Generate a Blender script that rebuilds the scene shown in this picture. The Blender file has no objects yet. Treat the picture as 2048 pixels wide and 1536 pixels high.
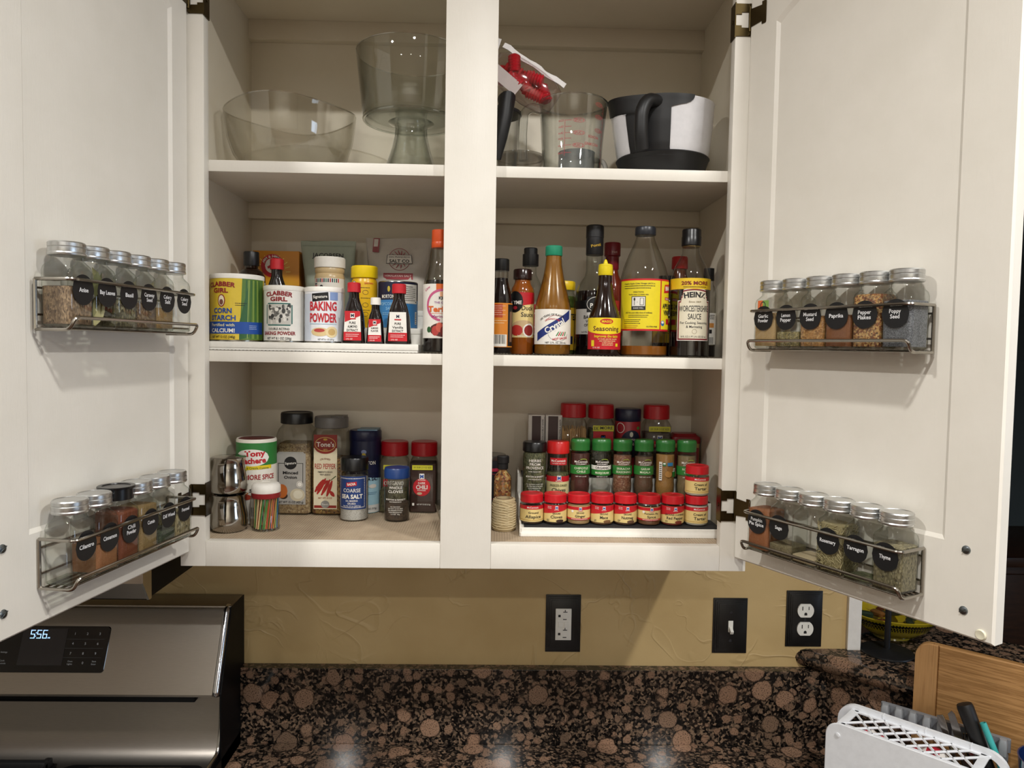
import bpy, bmesh, math, random
from mathutils import Matrix, Vector
random.seed(7)
scn = bpy.context.scene
COL = scn.collection
PI = math.pi
# ---------------------------------------------------------------- units: millimetres, x right, y into the wall,
# z from the underside of the wall cabinet, which hangs 1372 mm above the floor
ZC = 1372.0
def W(x, y, z): return Vector((x/1000.0, y/1000.0, (z+ZC)/1000.0))

# ---------------------------------------------------------------- camera
def make_camera():
    yaw, pitch, roll = .0223, -.0483, .0164
    F = Vector((math.sin(yaw)*math.cos(pitch), math.cos(yaw)*math.cos(pitch), math.sin(pitch)))
    R0 = Vector((math.cos(yaw), -math.sin(yaw), 0)); U0 = R0.cross(F)
    R = R0*math.cos(roll)+U0*math.sin(roll); U = U0*math.cos(roll)-R0*math.sin(roll)
    cam = bpy.data.cameras.new('camera'); o = bpy.data.objects.new('camera', cam); COL.objects.link(o)
    cam.sensor_fit = 'HORIZONTAL'; cam.sensor_width = 36; cam.lens = 1461.3/2048*36
    cam.clip_start = .02; cam.clip_end = 50
    M = Matrix((( R.x, U.x, -F.x), (R.y, U.y, -F.y), (R.z, U.z, -F.z))).to_4x4()
    M.translation = W(44.7, -1169.4, 357.4); o.matrix_world = M
    scn.camera = o
make_camera()
# ---------------------------------------------------------------- world, exposure
scn.view_settings.view_transform = 'Standard'
scn.view_settings.look = 'None'
scn.view_settings.gamma = 1.0
scn.view_settings.use_curve_mapping = False
scn.view_settings.exposure = 0.0
wd = bpy.data.worlds.new('world'); scn.world = wd; wd.use_nodes = True
wd.node_tree.nodes['Background'].inputs[0].default_value = (.5, .6, .8, 1)
wd.node_tree.nodes['Background'].inputs[1].default_value = .02
try:
    scn.cycles.transparent_max_bounces = 40
    scn.cycles.max_bounces = 10
    scn.cycles.diffuse_bounces = 4
    scn.cycles.sample_clamp_indirect = 4.0
except Exception: pass
# ---------------------------------------------------------------- ceiling can lights (positions from their shadows and reflections)
CANS = [(-870, -1045, 20), (130, -1045, 12.5), (1046, -1045, 22), (-870, -2750, 11), (130, -2750, 11), (1130, -2750, 11), (-870, -5300, 32), (130, -5300, 32), (1130, -5300, 32)]
def make_lights():
    for x, y, p in CANS:
        l = bpy.data.lights.new('can_light_bulb', 'AREA'); l.shape = 'DISK'; l.size = .09; l.energy = p
        l.color = (1.0, .985, .95); l.spread = math.radians(165)
        o = bpy.data.objects.new('can_light_bulb', l); COL.objects.link(o); o.location = W(x, y, 1360)
make_lights()

# ================================================================ helpers: materials
def lin(c):
    if isinstance(c, str):
        c = c.lstrip('#'); c = tuple(int(c[i:i+2], 16) for i in (0, 2, 4))
    return tuple(((v/255)/12.92 if v/255 <= .04045 else ((v/255+.055)/1.055)**2.4) for v in c)+(1,)
MATS = {}
class NT:
    def __init__(s, name):
        s.m = bpy.data.materials.new(name); s.m.use_nodes = True
        s.t = s.m.node_tree; s.b = s.t.nodes['Principled BSDF']; s.out = s.t.nodes['Material Output']
    def n(s, typ, **kw):
        nd = s.t.nodes.new(typ)
        for k, v in kw.items():
            if k in nd.inputs.keys(): nd.inputs[k].default_value = v
            else: setattr(nd, k, v)
        return nd
    def l(s, a, b): s.t.links.new(a, b)
    def coord(s, scale=(1, 1, 1), kind='Object'):
        tc = s.n('ShaderNodeTexCoord'); mp = s.n('ShaderNodeMapping'); mp.inputs['Scale'].default_value = scale
        s.l(tc.outputs[kind], mp.inputs[0]); return mp.outputs[0]
    def noise(s, co, scale, detail=4, rough=.55, dist=0):
        nd = s.n('ShaderNodeTexNoise'); nd.inputs['Scale'].default_value = scale; nd.inputs['Detail'].default_value = detail
        nd.inputs['Roughness'].default_value = rough; nd.inputs['Distortion'].default_value = dist
        s.l(co, nd.inputs['Vector']); return nd
    def vor(s, co, scale, feature='F1', rnd=1.0):
        nd = s.n('ShaderNodeTexVoronoi'); nd.feature = feature; nd.inputs['Scale'].default_value = scale
        nd.inputs['Randomness'].default_value = rnd; s.l(co, nd.inputs['Vector']); return nd
    def ramp(s, fac, stops, interp='LINEAR'):
        r = s.n('ShaderNodeValToRGB'); cr = r.color_ramp; cr.interpolation = interp
        while len(cr.elements) < len(stops): cr.elements.new(.5)
        for e, (p, c) in zip(cr.elements, stops): e.position = p; e.color = c
        s.l(fac, r.inputs[0]); return r.outputs[0]
    def mix(s, fac, a, b, mode='MIX'):
        m = s.n('ShaderNodeMix'); m.data_type = 'RGBA'; m.blend_type = mode
        for i, v in ((0, fac), (6, a), (7, b)):
            if hasattr(v, 'is_linked') or hasattr(v, 'links'): s.l(v, m.inputs[i])
            else: m.inputs[i].default_value = v
        return m.outputs[2]
    def math(s, op, a, b=None):
        m = s.n('ShaderNodeMath'); m.operation = op
        for i, v in ((0, a), (1, b)):
            if v is None: continue
            if hasattr(v, 'links'): s.l(v, m.inputs[i])
            else: m.inputs[i].default_value = v
        return m.outputs[0]
    def bump(s, h, strength=.3, dist=.001):
        b = s.n('ShaderNodeBump'); b.inputs['Strength'].default_value = strength; b.inputs['Distance'].default_value = dist
        s.l(h, b.inputs['Height']); s.l(b.outputs[0], s.b.inputs['Normal']); return b
    def set(s, **kw):
        for k, v in kw.items():
            k = k.replace('_', ' ')
            if hasattr(v, 'links'): s.l(v, s.b.inputs[k])
            else: s.b.inputs[k].default_value = v
        return s
def P(c, rough=.45, metal=0.0, coat=0.0, emit=0.0, spec=.5, name=None):
    """plain plastic, paper, paint or metal with a faint procedural grain"""
    key = (str(c), rough, metal, coat, emit)
    if key in MATS: return MATS[key]
    m = NT(name or 'plain_%d' % len(MATS))
    co = m.coord(); nz = m.noise(co, 90, 3)
    base = lin(c)
    dark = tuple(v*.93 for v in base[:3])+(1,)
    col = m.ramp(nz.outputs[0], [(.3, dark), (.7, base)])
    m.set(Base_Color=col, Roughness=rough, Metallic=metal)
    m.b.inputs['Specular IOR Level'].default_value = spec
    if coat: m.b.inputs['Coat Weight'].default_value = coat; m.b.inputs['Coat Roughness'].default_value = .08
    if emit: m.l(col, m.b.inputs['Emission Color']); m.b.inputs['Emission Strength'].default_value = emit
    MATS[key] = m.m; return m.m
def GLASS(tint='#eef2ee', edge='#b9c4ba', gloss=1.0, rough=.02, name='clear_glass'):
    """thin walled clear glass: see-through, tinted towards the rim where the wall is crossed at a slant, mirror-like by Fresnel"""
    key = ('glass', tint, edge, gloss, rough)
    if key in MATS: return MATS[key]
    m = NT(name); m.t.nodes.remove(m.b)
    lw = m.n('ShaderNodeLayerWeight'); lw.inputs[0].default_value = .5
    lt = tuple(1-(1-v)*.35 for v in lin(tint)[:3])+(1,); ed = lin(edge); md = tuple(a*.62+b*.38 for a, b in zip(lt, ed))
    col = m.ramp(lw.outputs['Facing'], [(.3, lt), (.8, md), (.96, ed)])
    tr = m.n('ShaderNodeBsdfTransparent'); m.l(col, tr.inputs[0])
    gl = m.n('ShaderNodeBsdfGlossy'); gl.inputs['Roughness'].default_value = rough; gl.inputs[0].default_value = (1, 1, 1, 1)
    nz = m.noise(m.coord(), 35, 1); bp = m.n('ShaderNodeBump'); bp.inputs['Strength'].default_value = .08; bp.inputs['Distance'].default_value = .002
    m.l(nz.outputs[0], bp.inputs['Height']); m.l(bp.outputs[0], gl.inputs['Normal'])
    f2 = m.math('MULTIPLY', m.math('ADD', m.math('MULTIPLY', m.math('POWER', lw.outputs['Facing'], 5), .8), .04), gloss)   # Schlick
    mx = m.n('ShaderNodeMixShader'); m.l(f2, mx.inputs[0]); m.l(tr.outputs[0], mx.inputs[1]); m.l(gl.outputs[0], mx.inputs[2])
    m.l(mx.outputs[0], m.out.inputs[0]); MATS[key] = m.m; return m.m
def GRAIN(cols, scale=900, stretch=(1, 1, 1), rough=.7, bump=.5, name='spice_grain'):
    """loose spice: every grain its own colour"""
    key = ('grain', str(cols), scale, stretch)
    if key in MATS: return MATS[key]
    m = NT(name); co = m.coord(stretch)
    v = m.vor(co, scale); n = len(cols)
    sep = m.n('ShaderNodeSeparateColor'); m.l(v.outputs['Color'], sep.inputs[0])
    col = m.ramp(sep.outputs[0], [(i/(n-1) if n > 1 else 0, tuple(v*.66 for v in lin(c)[:3])+(1,)) for i, c in enumerate(cols)])
    m.set(Base_Color=col, Roughness=rough); m.bump(v.outputs['Distance'], bump, .0006)
    MATS[key] = m.m; return m.m
def PAINT():
    if 'paint' in MATS: return MATS['paint']
    m = NT('cream_paint'); co = m.coord()
    nz = m.noise(co, 14, 5); col = m.ramp(nz.outputs[0], [(.3, lin('#e2ddd2')), (.75, lin('#e8e3d9'))])
    gr = m.noise(m.coord((60, 60, 7)), 4, 6, .6, 1.2); fine = m.noise(co, 260, 3)
    drip = m.vor(co, 70); dm = m.ramp(drip.outputs['Distance'], [(.0, (1, 1, 1, 1)), (.28, (0, 0, 0, 1))])
    dn = m.noise(co, 5, 2); dsel = m.ramp(dn.outputs[0], [(.58, (0, 0, 0, 1)), (.68, (1, 1, 1, 1))])
    h = m.math('ADD', m.math('MULTIPLY', gr.outputs[0], .5), m.math('MULTIPLY', fine.outputs[0], .18))
    h = m.math('ADD', h, m.math('MULTIPLY', m.math('MULTIPLY', dm, dsel), .35))
    m.set(Base_Color=col, Roughness=.42); m.bump(h, .28, .0012)
    MATS['paint'] = m.m; return m.m
def PAINT_BOUNCE():  # same cream paint, with the cabinet's warm inner bounce light put into its colour
    if 'paint_bounce' in MATS: return MATS['paint_bounce']
    m = NT('cream_paint_bounce_tint'); co = m.coord()
    nz = m.noise(co, 9, 4); col = m.ramp(nz.outputs[0], [(.3, lin('#dbd1bd')), (.75, lin('#e1d8c5'))])
    m.set(Base_Color=col, Roughness=.38); m.bump(m.noise(co, 60, 3).outputs[0], .08, .001)
    MATS['paint_bounce'] = m.m; return m.m
def STEEL(c='#b9b5ae', rough=.28, stretch=(3, 120, 120), name='brushed_steel', bump=.12):
    key = ('steel', c, rough, stretch)
    if key in MATS: return MATS[key]
    m = NT(name); nz = m.noise(m.coord(stretch), 22, 4)
    col = m.ramp(nz.outputs[0], [(.3, tuple(v*.9 for v in lin(c)[:3])+(1,)), (.7, lin(c))])
    m.set(Base_Color=col, Metallic=1.0, Roughness=rough); m.bump(nz.outputs[0], bump, .0004)
    MATS[key] = m.m; return m.m
def GRANITE():
    if 'granite' in MATS: return MATS['granite']
    m = NT('brown_black_granite'); co = m.coord()
    nz = m.noise(co, 55, 4); 
    off = m.n('ShaderNodeVectorMath'); off.operation = 'SCALE'; off.inputs['Scale'].default_value = .012
    sub = m.n('ShaderNodeVectorMath'); sub.operation = 'SUBTRACT'; sub.inputs[1].default_value = (.5, .5, .5)
    m.l(nz.outputs['Color'], sub.inputs[0]); m.l(sub.outputs[0], off.inputs[0])
    add = m.n('ShaderNodeVectorMath'); m.l(co, add.inputs[0]); m.l(off.outputs[0], add.inputs[1]); cw = add.outputs[0]
    big = m.vor(cw, 19, rnd=.95); small = m.vor(cw, 44, rnd=1)
    speck = m.noise(co, 150, 8, .72); fine = m.noise(co, 420, 4, .65)
    bsep = m.n('ShaderNodeSeparateColor'); m.l(big.outputs['Color'], bsep.inputs[0])
    brown = m.ramp(bsep.outputs[0], [(0, lin('#7f6350')), (.5, lin('#957660')), (1, lin('#6d5949'))])
    brown = m.mix(m.ramp(fine.outputs[0], [(.40, (0, 0, 0, 1)), (.47, (1, 1, 1, 1))]), lin('#2a211c'), brown)
    gv = m.vor(cw, 210, rnd=1); gsep = m.n('ShaderNodeSeparateColor'); m.l(gv.outputs['Color'], gsep.inputs[0])
    gmix = m.math('ADD', m.math('MULTIPLY', gsep.outputs[0], .55), m.math('MULTIPLY', speck.outputs[0], .75))
    matrix = m.ramp(gmix, [(.42, lin('#080707')), (.62, lin('#171412')), (.74, lin('#43382f')), (.88, lin('#76614f'))])
    mb = m.ramp(big.outputs['Distance'], [(.38, (1, 1, 1, 1)), (.43, (0, 0, 0, 1))])
    sel = m.math('LESS_THAN', bsep.outputs[1], .6); mb = m.math('MULTIPLY', mb, sel)
    ring = m.ramp(big.outputs['Distance'], [(.38, (0, 0, 0, 1)), (.42, (1, 1, 1, 1)), (.47, (0, 0, 0, 1))]); ring = m.math('MULTIPLY', ring, sel)
    ssep = m.n('ShaderNodeSeparateColor'); m.l(small.outputs['Color'], ssep.inputs[0])
    ms = m.math('MULTIPLY', m.ramp(small.outputs['Distance'], [(.34, (1, 1, 1, 1)), (.42, (0, 0, 0, 1))]), m.math('LESS_THAN', ssep.outputs[0], .7))
    c1 = m.mix(ms, matrix, m.mix(.25, brown, lin('#4a3c31')))
    c1 = m.mix(ring, c1, lin('#120f0d')); c1 = m.mix(mb, c1, brown)
    m.set(Base_Color=c1, Roughness=.09)
    MATS['granite'] = m.m; return m.m
def PLASTER():
    if 'plaster' in MATS: return MATS['plaster']
    m = NT('mustard_plaster'); co = m.coord()
    n1 = m.noise(co, 6, 4); col = m.ramp(n1.outputs[0], [(.3, lin('#b59a68')), (.7, lin('#c2a877'))])
    w = m.noise(co, 3.2, 3, .5, 1.6)
    crest = m.ramp(w.outputs[0], [(.475, (0, 0, 0, 1)), (.497, (1, 1, 1, 1)), (.505, (.35, .35, .35, 1)), (.56, (0, 0, 0, 1))])
    sel = m.ramp(m.noise(co, 7, 2).outputs[0], [(.48, (0, 0, 0, 1)), (.6, (1, 1, 1, 1))])
    w2 = m.noise(co, 8, 2, .5, .8); crest2 = m.ramp(w2.outputs[0], [(.52, (0, 0, 0, 1)), (.535, (1, 1, 1, 1)), (.56, (0, 0, 0, 1))])
    h = m.math('ADD', m.math('MULTIPLY', crest, sel), m.math('MULTIPLY', m.math('MULTIPLY', crest2, sel), .6))
    h = m.math('ADD', h, m.math('MULTIPLY', m.noise(co, 30, 3).outputs[0], .25))
    m.set(Base_Color=col, Roughness=.5); m.bump(h, .6, .0026)
    MATS['plaster'] = m.m; return m.m
def WOOD(cols, scale=(4, 60, 60), rough=.45, name='wood', bump=.1, ns=3):
    key = ('wood', str(cols), scale)
    if key in MATS: return MATS[key]
    m = NT(name); nz = m.noise(m.coord(scale), ns, 6, .65, .4)
    col = m.ramp(nz.outputs[0], [(.25+.5*i/(len(cols)-1), lin(c)) for i, c in enumerate(cols)])
    m.set(Base_Color=col, Roughness=rough); m.bump(nz.outputs[0], bump, .0006)
    MATS[key] = m.m; return m.m

# ================================================================ helpers: geometry (all in mm)
class MB:
    def __init__(s): s.v = []; s.f = []; s.mi = []; s.cur = 0; s.na = 0; s.cut = []
    def add(s, vs, fs):
        b = len(s.v); s.na += 1; s.cut.append((b, len(s.f))); s.v += [tuple(p) for p in vs]; s.f += [tuple(i+b for i in f) for f in fs]; s.mi += [s.cur]*len(fs); return s
    def box(s, x0, x1, y0, y1, z0, z1, c=0.0):
        if c <= 0:
            vs = [(x, y, z) for z in (z0, z1) for y in (y0, y1) for x in (x0, x1)]
            return s.add(vs, [(0, 2, 3, 1), (4, 5, 7, 6), (0, 1, 5, 4), (2, 6, 7, 3), (0, 4, 6, 2), (1, 3, 7, 5)])
        bm = bmesh.new(); bmesh.ops.create_cube(bm, size=1.0)
        for v in bm.verts: v.co = Vector(((x0+x1)/2+v.co.x*(x1-x0), (y0+y1)/2+v.co.y*(y1-y0), (z0+z1)/2+v.co.z*(z1-z0)))
        bmesh.ops.bevel(bm, geom=bm.edges[:], offset=c, segments=2, affect='EDGES', profile=.6)
        bm.verts.index_update(); s.add([v.co[:] for v in bm.verts], [[v.index for v in f.verts] for f in bm.faces]); bm.free(); return s
    def rings(s, rings, closed=True, cap0=True, cap1=True):
        n = len(rings[0]); vs = [p for r in rings for p in r]; fs = []
        for i in range(len(rings)-1):
            for j in range(n if closed else n-1):
                k = (j+1) % n; fs.append((i*n+j, i*n+k, (i+1)*n+k, (i+1)*n+j))
        if cap0: fs.append(tuple(reversed(range(n))))
        if cap1: fs.append(tuple(range((len(rings)-1)*n, len(rings)*n)))
        return s.add(vs, fs)
    def lathe(s, prof, seg=32, cx=0, cy=0, z=0, wob=None):
        rings = []
        for r, h in prof:
            rr = max(r, .01)
            rings.append([(cx+rr*math.cos(2*PI*j/seg)*(wob(2*PI*j/seg) if wob else 1), cy+rr*math.sin(2*PI*j/seg)*(wob(2*PI*j/seg) if wob else 1), z+h) for j in range(seg)])
        return s.rings(rings, cap0=prof[0][0] > .02, cap1=prof[-1][0] > .02)
    def loft(s, secs, n=5, cap0=True, cap1=True, cx=0, cy=0):
        """rounded rectangles (z, half width, half depth, corner radius)"""
        rings = []
        for z, hw, hd, r in secs:
            r = min(r, hw-.01, hd-.01); ring = []
            for qx, qy, a0 in ((1, 1, 0), (-1, 1, PI/2), (-1, -1, PI), (1, -1, 1.5*PI)):
                for k in range(n):
                    a = a0+PI/2*k/(n-1); ring.append((cx+qx*(hw-r)+r*math.cos(a), cy+qy*(hd-r)+r*math.sin(a), z))
            rings.append(ring)
        return s.rings(rings, cap0=cap0, cap1=cap1)
    def tube(s, pts, r, seg=8, closed=False, radii=None):
        pts = [Vector(p) for p in pts]; n = len(pts); rings = []
        up = Vector((0, 0, 1)); 
        t0 = (pts[1]-pts[0]).normalized()
        nx = t0.cross(up); nx = nx.normalized() if nx.length > 1e-3 else Vector((1, 0, 0))
        for i, p in enumerate(pts):
            if closed: t = (pts[(i+1) % n]-pts[i-1]).normalized()
            else: t = (pts[min(i+1, n-1)]-pts[max(i-1, 0)]).normalized()
            nx = (nx-t*nx.dot(t)); nx = nx.normalized() if nx.length > 1e-6 else t.orthogonal().normalized()
            ny = t.cross(nx); rr = radii[i] if radii else r
            rings.append([tuple(p+nx*rr*math.cos(2*PI*j/seg)+ny*rr*math.sin(2*PI*j/seg)) for j in range(seg)])
        if closed: rings.append(rings[0]); return s.rings(rings, cap0=False, cap1=False)
        return s.rings(rings)
    def prism(s, pts, axis, a, b):
        """outline of 2-D points extruded along axis ('x','y','z') from a to b"""
        def q(p, t): return {'x': (t, p[0], p[1]), 'y': (p[0], t, p[1]), 'z': (p[0], p[1], t)}[axis]
        n = len(pts); vs = [q(p, a) for p in pts]+[q(p, b) for p in pts]
        fs = [tuple(range(n)), tuple(reversed(range(n, 2*n)))]+[(i, i+n, (i+1) % n+n, (i+1) % n) for i in range(n)]
        return s.add(vs, fs)
    def xf(s, M, i0=0):
        for i in range(i0, len(s.v)): s.v[i] = tuple(M @ Vector(s.v[i]))
        return s
    def build(s, name, mat, parent=None, smooth=True, ang=35, fix=True):
        me = bpy.data.meshes.new(name); me.from_pydata([(a/1000, b/1000, c/1000) for a, b, c in s.v], [], s.f)
        mats = mat if isinstance(mat, (list, tuple)) else [mat]
        for m in mats: me.materials.append(m)
        if len(mats) > 1: me.polygons.foreach_set('material_index', s.mi)
        if fix:
            bm = bmesh.new(); bm.from_mesh(me); bmesh.ops.recalc_face_normals(bm, faces=bm.faces[:]); bm.to_mesh(me); bm.free()
        if smooth:
            me.polygons.foreach_set('use_smooth', [True]*len(me.polygons)); me.set_sharp_from_angle(angle=math.radians(ang))
        me.update(); o = bpy.data.objects.new(name, me); COL.objects.link(o)
        if parent is not None: o.parent = parent
        return o
def arc(cx, cy, r, a0, a1, n): return [(cx+r*math.cos(a0+(a1-a0)*i/n), cy+r*math.sin(a0+(a1-a0)*i/n)) for i in range(n+1)]
def fillet(pts, r, n=4):
    """round the inner corners of a 3-D polyline"""
    pts = [Vector(p) for p in pts]; out = [pts[0]]
    for i in range(1, len(pts)-1):
        a, b, c = pts[i-1], pts[i], pts[i+1]; d1 = (a-b); d2 = (c-b)
        rr = min(r, d1.length*.49, d2.length*.49); p1 = b+d1.normalized()*rr; p2 = b+d2.normalized()*rr
        for k in range(n+1):
            t = k/n; out.append(p1*(1-t)**2+b*2*t*(1-t)+p2*t*t)
    out.append(pts[-1]); return out
# ---------------------------------------------------------------- lettering
_TX = {}
def glyphs(s, bold=0.0):
    key = (s, bold)
    if key not in _TX:
        cu = bpy.data.curves.new('t', 'FONT'); cu.body = s; cu.size = 1.0; cu.resolution_u = 2; cu.align_x = 'CENTER'; cu.offset = bold
        ob = bpy.data.objects.new('t', cu); me = ob.to_mesh()
        vs = [(v.co.x, v.co.y) for v in me.vertices]; fs = [tuple(p.vertices) for p in me.polygons]
        ob.to_mesh_clear(); bpy.data.objects.remove(ob); bpy.data.curves.remove(cu)
        if vs:
            x0 = min(v[0] for v in vs); x1 = max(v[0] for v in vs)
            vs = [(x-(x0+x1)/2, y) for x, y in vs]; w = x1-x0
        else: w = 0
        _TX[key] = (vs, fs, w)
    return _TX[key]
CAP = .73   # cap height of the built-in face at size 1
class Thing:
    """an Empty at the thing's base; parts are added in local millimetres with the front towards -y"""
    def __init__(s, name, label, cat, x=0, y=0, z=0, rz=0.0, group=None, M=None):
        s.o = bpy.data.objects.new(name, None); COL.objects.link(s.o); s.o.empty_display_size = .02
        if M is not None: s.o.matrix_world = M
        else: s.o.location = W(x, y, z); s.o.rotation_euler = (0, 0, rz)
        s.o['label'] = label; s.o['category'] = cat
        if group: s.o['group'] = group
        s.pr = {}
    def part(s, name, mb, mat, parent=None, smooth=True, ang=35, label=None):
        o = mb.build(name, mat, parent or s.o, smooth, ang)
        if label: o['label'] = label
        return o
    def lathe(s, name, prof, mat, seg=36, parent=None, ang=35, cx=0, cy=0): return s.part(name, MB().lathe(prof, seg, cx, cy), mat, parent, True, ang)
    def loft(s, name, secs, mat, n=5, parent=None, ang=35, cap0=True, cap1=True, cx=0, cy=0): return s.part(name, MB().loft(secs, n, cap0, cap1, cx, cy), mat, parent, True, ang)
    # print on the surface: either on a cylinder of radius R about the axis or on the plane y = -d
    def _m(s, x, z, off, R, d):
        if R:
            r = R(z) if callable(R) else R
            t = x/r; return ((r+off)*math.sin(t), -(r+off)*math.cos(t), z)
        return (x, -(d+off), z)
    def _mb(s, name, mat):
        k = (name, mat.name)
        if k not in s.pr: s.pr[k] = (MB(), mat)
        return s.pr[k][0]
    def cols(s, name, mat, x0, x1, zb, zt, R=None, d=0, off=.42, n=None):
        """a printed shape between the lower edge zb(x) and the upper edge zt(x)"""
        fb = zb if callable(zb) else (lambda x: zb); ft = zt if callable(zt) else (lambda x: zt)
        n = n or max(2, int(abs(x1-x0)/2)+1); nz = 5 if callable(R) else 1
        vs = []; fs = []
        for i in range(n+1):
            x = x0+(x1-x0)*i/n
            for k in range(nz+1):
                z = fb(x)+(ft(x)-fb(x))*k/nz; vs.append(s._m(x, z, off, R, d))
        m = nz+1
        for i in range(n):
            for k in range(nz): fs.append((i*m+k, (i+1)*m+k, (i+1)*m+k+1, i*m+k+1))
        s._mb(name, mat).add(vs, fs)
    def band(s, mat, z0, z1, R, t0=-100, t1=100, off=.2, name='label'):
        r = R(z0) if callable(R) else R
        s.cols(name, mat, math.radians(t0)*r, math.radians(t1)*r, z0, z1, R, off=off)
    def oval(s, mat, x, z, a, b, R=None, d=0, off=.48, name='print'):
        f = lambda u: b*math.sqrt(max(0, 1-((u-x)/a)**2))
        s.cols(name, mat, x-a, x+a, lambda u: z-f(u), lambda u: z+f(u), R, d, off, n=18)
    def ring(s, mat, x, z, a, b, w, R=None, d=0, off=.6, name='print', a0=0, a1=2*PI):
        vs = []; fs = []; n = 28
        for i in range(n+1):
            t = a0+(a1-a0)*i/n
            for q in (0, w): vs.append(s._m(x+(a-q)*math.cos(t), z+(b-q)*math.sin(t), off, R, d))
        for i in range(n): fs.append((2*i, 2*i+1, 2*i+3, 2*i+2))
        s._mb(name, mat).add(vs, fs)
    def rect(s, mat, x, z, w, h, R=None, d=0, off=.5, name='print'): s.cols(name, mat, x-w/2, x+w/2, z-h/2, z+h/2, R, d, off)
    def quad(s, mat, pts, R=None, d=0, off=.48, name='print'):
        """four-cornered print, corners bl, br, tr, tl, diced so it follows a round body"""
        n = max(2, int((max(p[0] for p in pts)-min(p[0] for p in pts))/2)+1); vs = []; fs = []
        for i in range(n+1):
            t = i/n
            for k in range(3):
                u = k/2
                x = (pts[0][0]*(1-t)+pts[1][0]*t)*(1-u)+(pts[3][0]*(1-t)+pts[2][0]*t)*u
                z = (pts[0][1]*(1-t)+pts[1][1]*t)*(1-u)+(pts[3][1]*(1-t)+pts[2][1]*t)*u
                vs.append(s._m(x, z, off, R, d))
        for i in range(n):
            for k in range(2): fs.append((i*3+k, (i+1)*3+k, (i+1)*3+k+1, i*3+k+1))
        s._mb(name, mat).add(vs, fs)
    def text(s, t, x, z, h, mat, R=None, d=0, w=None, bold=.012, off=.8, rot=0.0, bend=None, name='lettering'):
        """cap height h, optional total width w; centred on (x, z); bend = radius of an arched line"""
        vs, fs, tw = glyphs(t, bold)
        if not vs: return
        sy = h/CAP; sx = (w/tw) if w else sy; c, sn = math.cos(rot), math.sin(rot); out = []
        for a, b in vs:
            px = a*sx; pz = b*sy-h/2
            if bend:
                an = px/bend; rr = bend+pz
                px, pz = rr*math.sin(an), rr*math.cos(an)-bend
            out.append(s._m(x+px*c-pz*sn, z+px*sn+pz*c, off, R, d))
        s._mb(name, mat).add(out, fs)
    def lines(s, x, z, w, n, h, gap, mat, R=None, d=0, seed=1, off=.75):
        """rows of print too small to read"""
        rnd = random.Random(seed)
        for i in range(n):
            xx = x-w/2; zz = z-i*gap
            lim = x+w/2-(rnd.random()*w*.25 if i % 2 else 0)
            while xx < lim-.4:
                ww = min(rnd.uniform(.8, 2.6), lim-xx); s.rect(mat, xx+ww/2, zz, ww, h, R, d, off, 'lettering'); xx += ww+.5
    def done(s):
        for (nm, _), (mb, mat) in s.pr.items():
            if 1 < mb.na <= 3:                                    # few large pieces: each its own part
                cuts = mb.cut+[(len(mb.v), len(mb.f))]
                for (v0, f0), (v1, f1) in zip(cuts, cuts[1:]):
                    q = MB(); q.add(mb.v[v0:v1], [tuple(i-v0 for i in f) for f in mb.f[f0:f1]]); q.build(nm, mat, s.o, smooth=True, ang=60, fix=False)
            else: mb.build(nm, mat, s.o, smooth=True, ang=60, fix=False)
        s.pr = {}; return s.o
def struct(name, mb, mat, smooth=False, label=None, cat=None):
    o = mb.build(name, mat, None, smooth); o.location = (0, 0, ZC/1000); o['kind'] = 'structure'
    if label: o['label'] = label
    if cat: o['category'] = cat
    return o
# shared colours
WHITE = P('#ece8df', .5); BLACK = P('#101012', .4); RED = P('#c01a26', .4); DKRED = P('#8e1a22', .45); NAVY = P('#141a3a', .4)
YEL = P('#e8cc1e', .45); CREAM = P('#ecd591', .5); GREEN = P('#2f7d33', .4); INK = P('#1b1a1c', .5); BLUE = P('#1a4a9c', .45)
GREY = P('#8d8b86', .5); PAPER = P('#e4e0d6', .55); GOLD = P('#c9a227', .4)
CLEAR = GLASS(); JARGLASS = GLASS('#f0f2ee', '#a8b0a2'); CHROME = P('#c9c8c4', .16, 1.0)
# ================================================================ the room
PAINTM = PAINT(); PIN = PAINT_BOUNCE(); GRAN = GRANITE()
ROOMW = P('#d9d3c4', .7, name='room_wall_paint'); DARKW = P('#62727c', .7, name='far_room_wall'); FLOORM = WOOD(['#3a2215', '#54331f', '#6b4429'], (3, 40, 40), .4, 'floor_wood')
b = MB().box(-3000, 815, 324, 440, -ZC, 1371); struct('wall_back', b, PLASTER(), label='mustard yellow trowelled plaster wall behind the counter')
b = MB().box(-3100, -3000, -6300, 440, -ZC, 1371); struct('wall_left', b, ROOMW)
b = MB().box(-3100, 3700, -6400, -6300, -ZC, 1371); struct('wall_rear', b, ROOMW)
WY0, WY1, WZ0, WZ1 = -2700, -1250, -420, 640
b = MB()
for y0, y1, z0, z1 in ((-6300, WY0, -ZC, 1371), (WY1, 3700, -ZC, 1371), (WY0, WY1, -ZC, WZ0), (WY0, WY1, WZ1, 1371)): b.box(3600, 3700, y0, y1, z0, z1)
struct('wall_right', b, P('#8b8577', .7))
b = MB().box(700, 3700, 3600, 3700, -ZC, 1371); struct('wall_far', b, DARKW)
b = MB().box(700, 815, 440, 3700, -ZC, 1371); struct('wall_side', b, DARKW)
b = MB().box(-3100, 3700, -6400, 3700, -ZC-60, -ZC); struct('floor', b, FLOORM)
b = MB().box(-3100, 3700, -6400, 3700, 1371, 1440); struct('ceiling', b, P('#e6e2d8', .8))
b = MB().box(789, 817, 316, 446, -262, 1371, 1.5); struct('trim_1', b, P('#dedad4', .45), label='white painted casing board at the end of the yellow wall')
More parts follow.
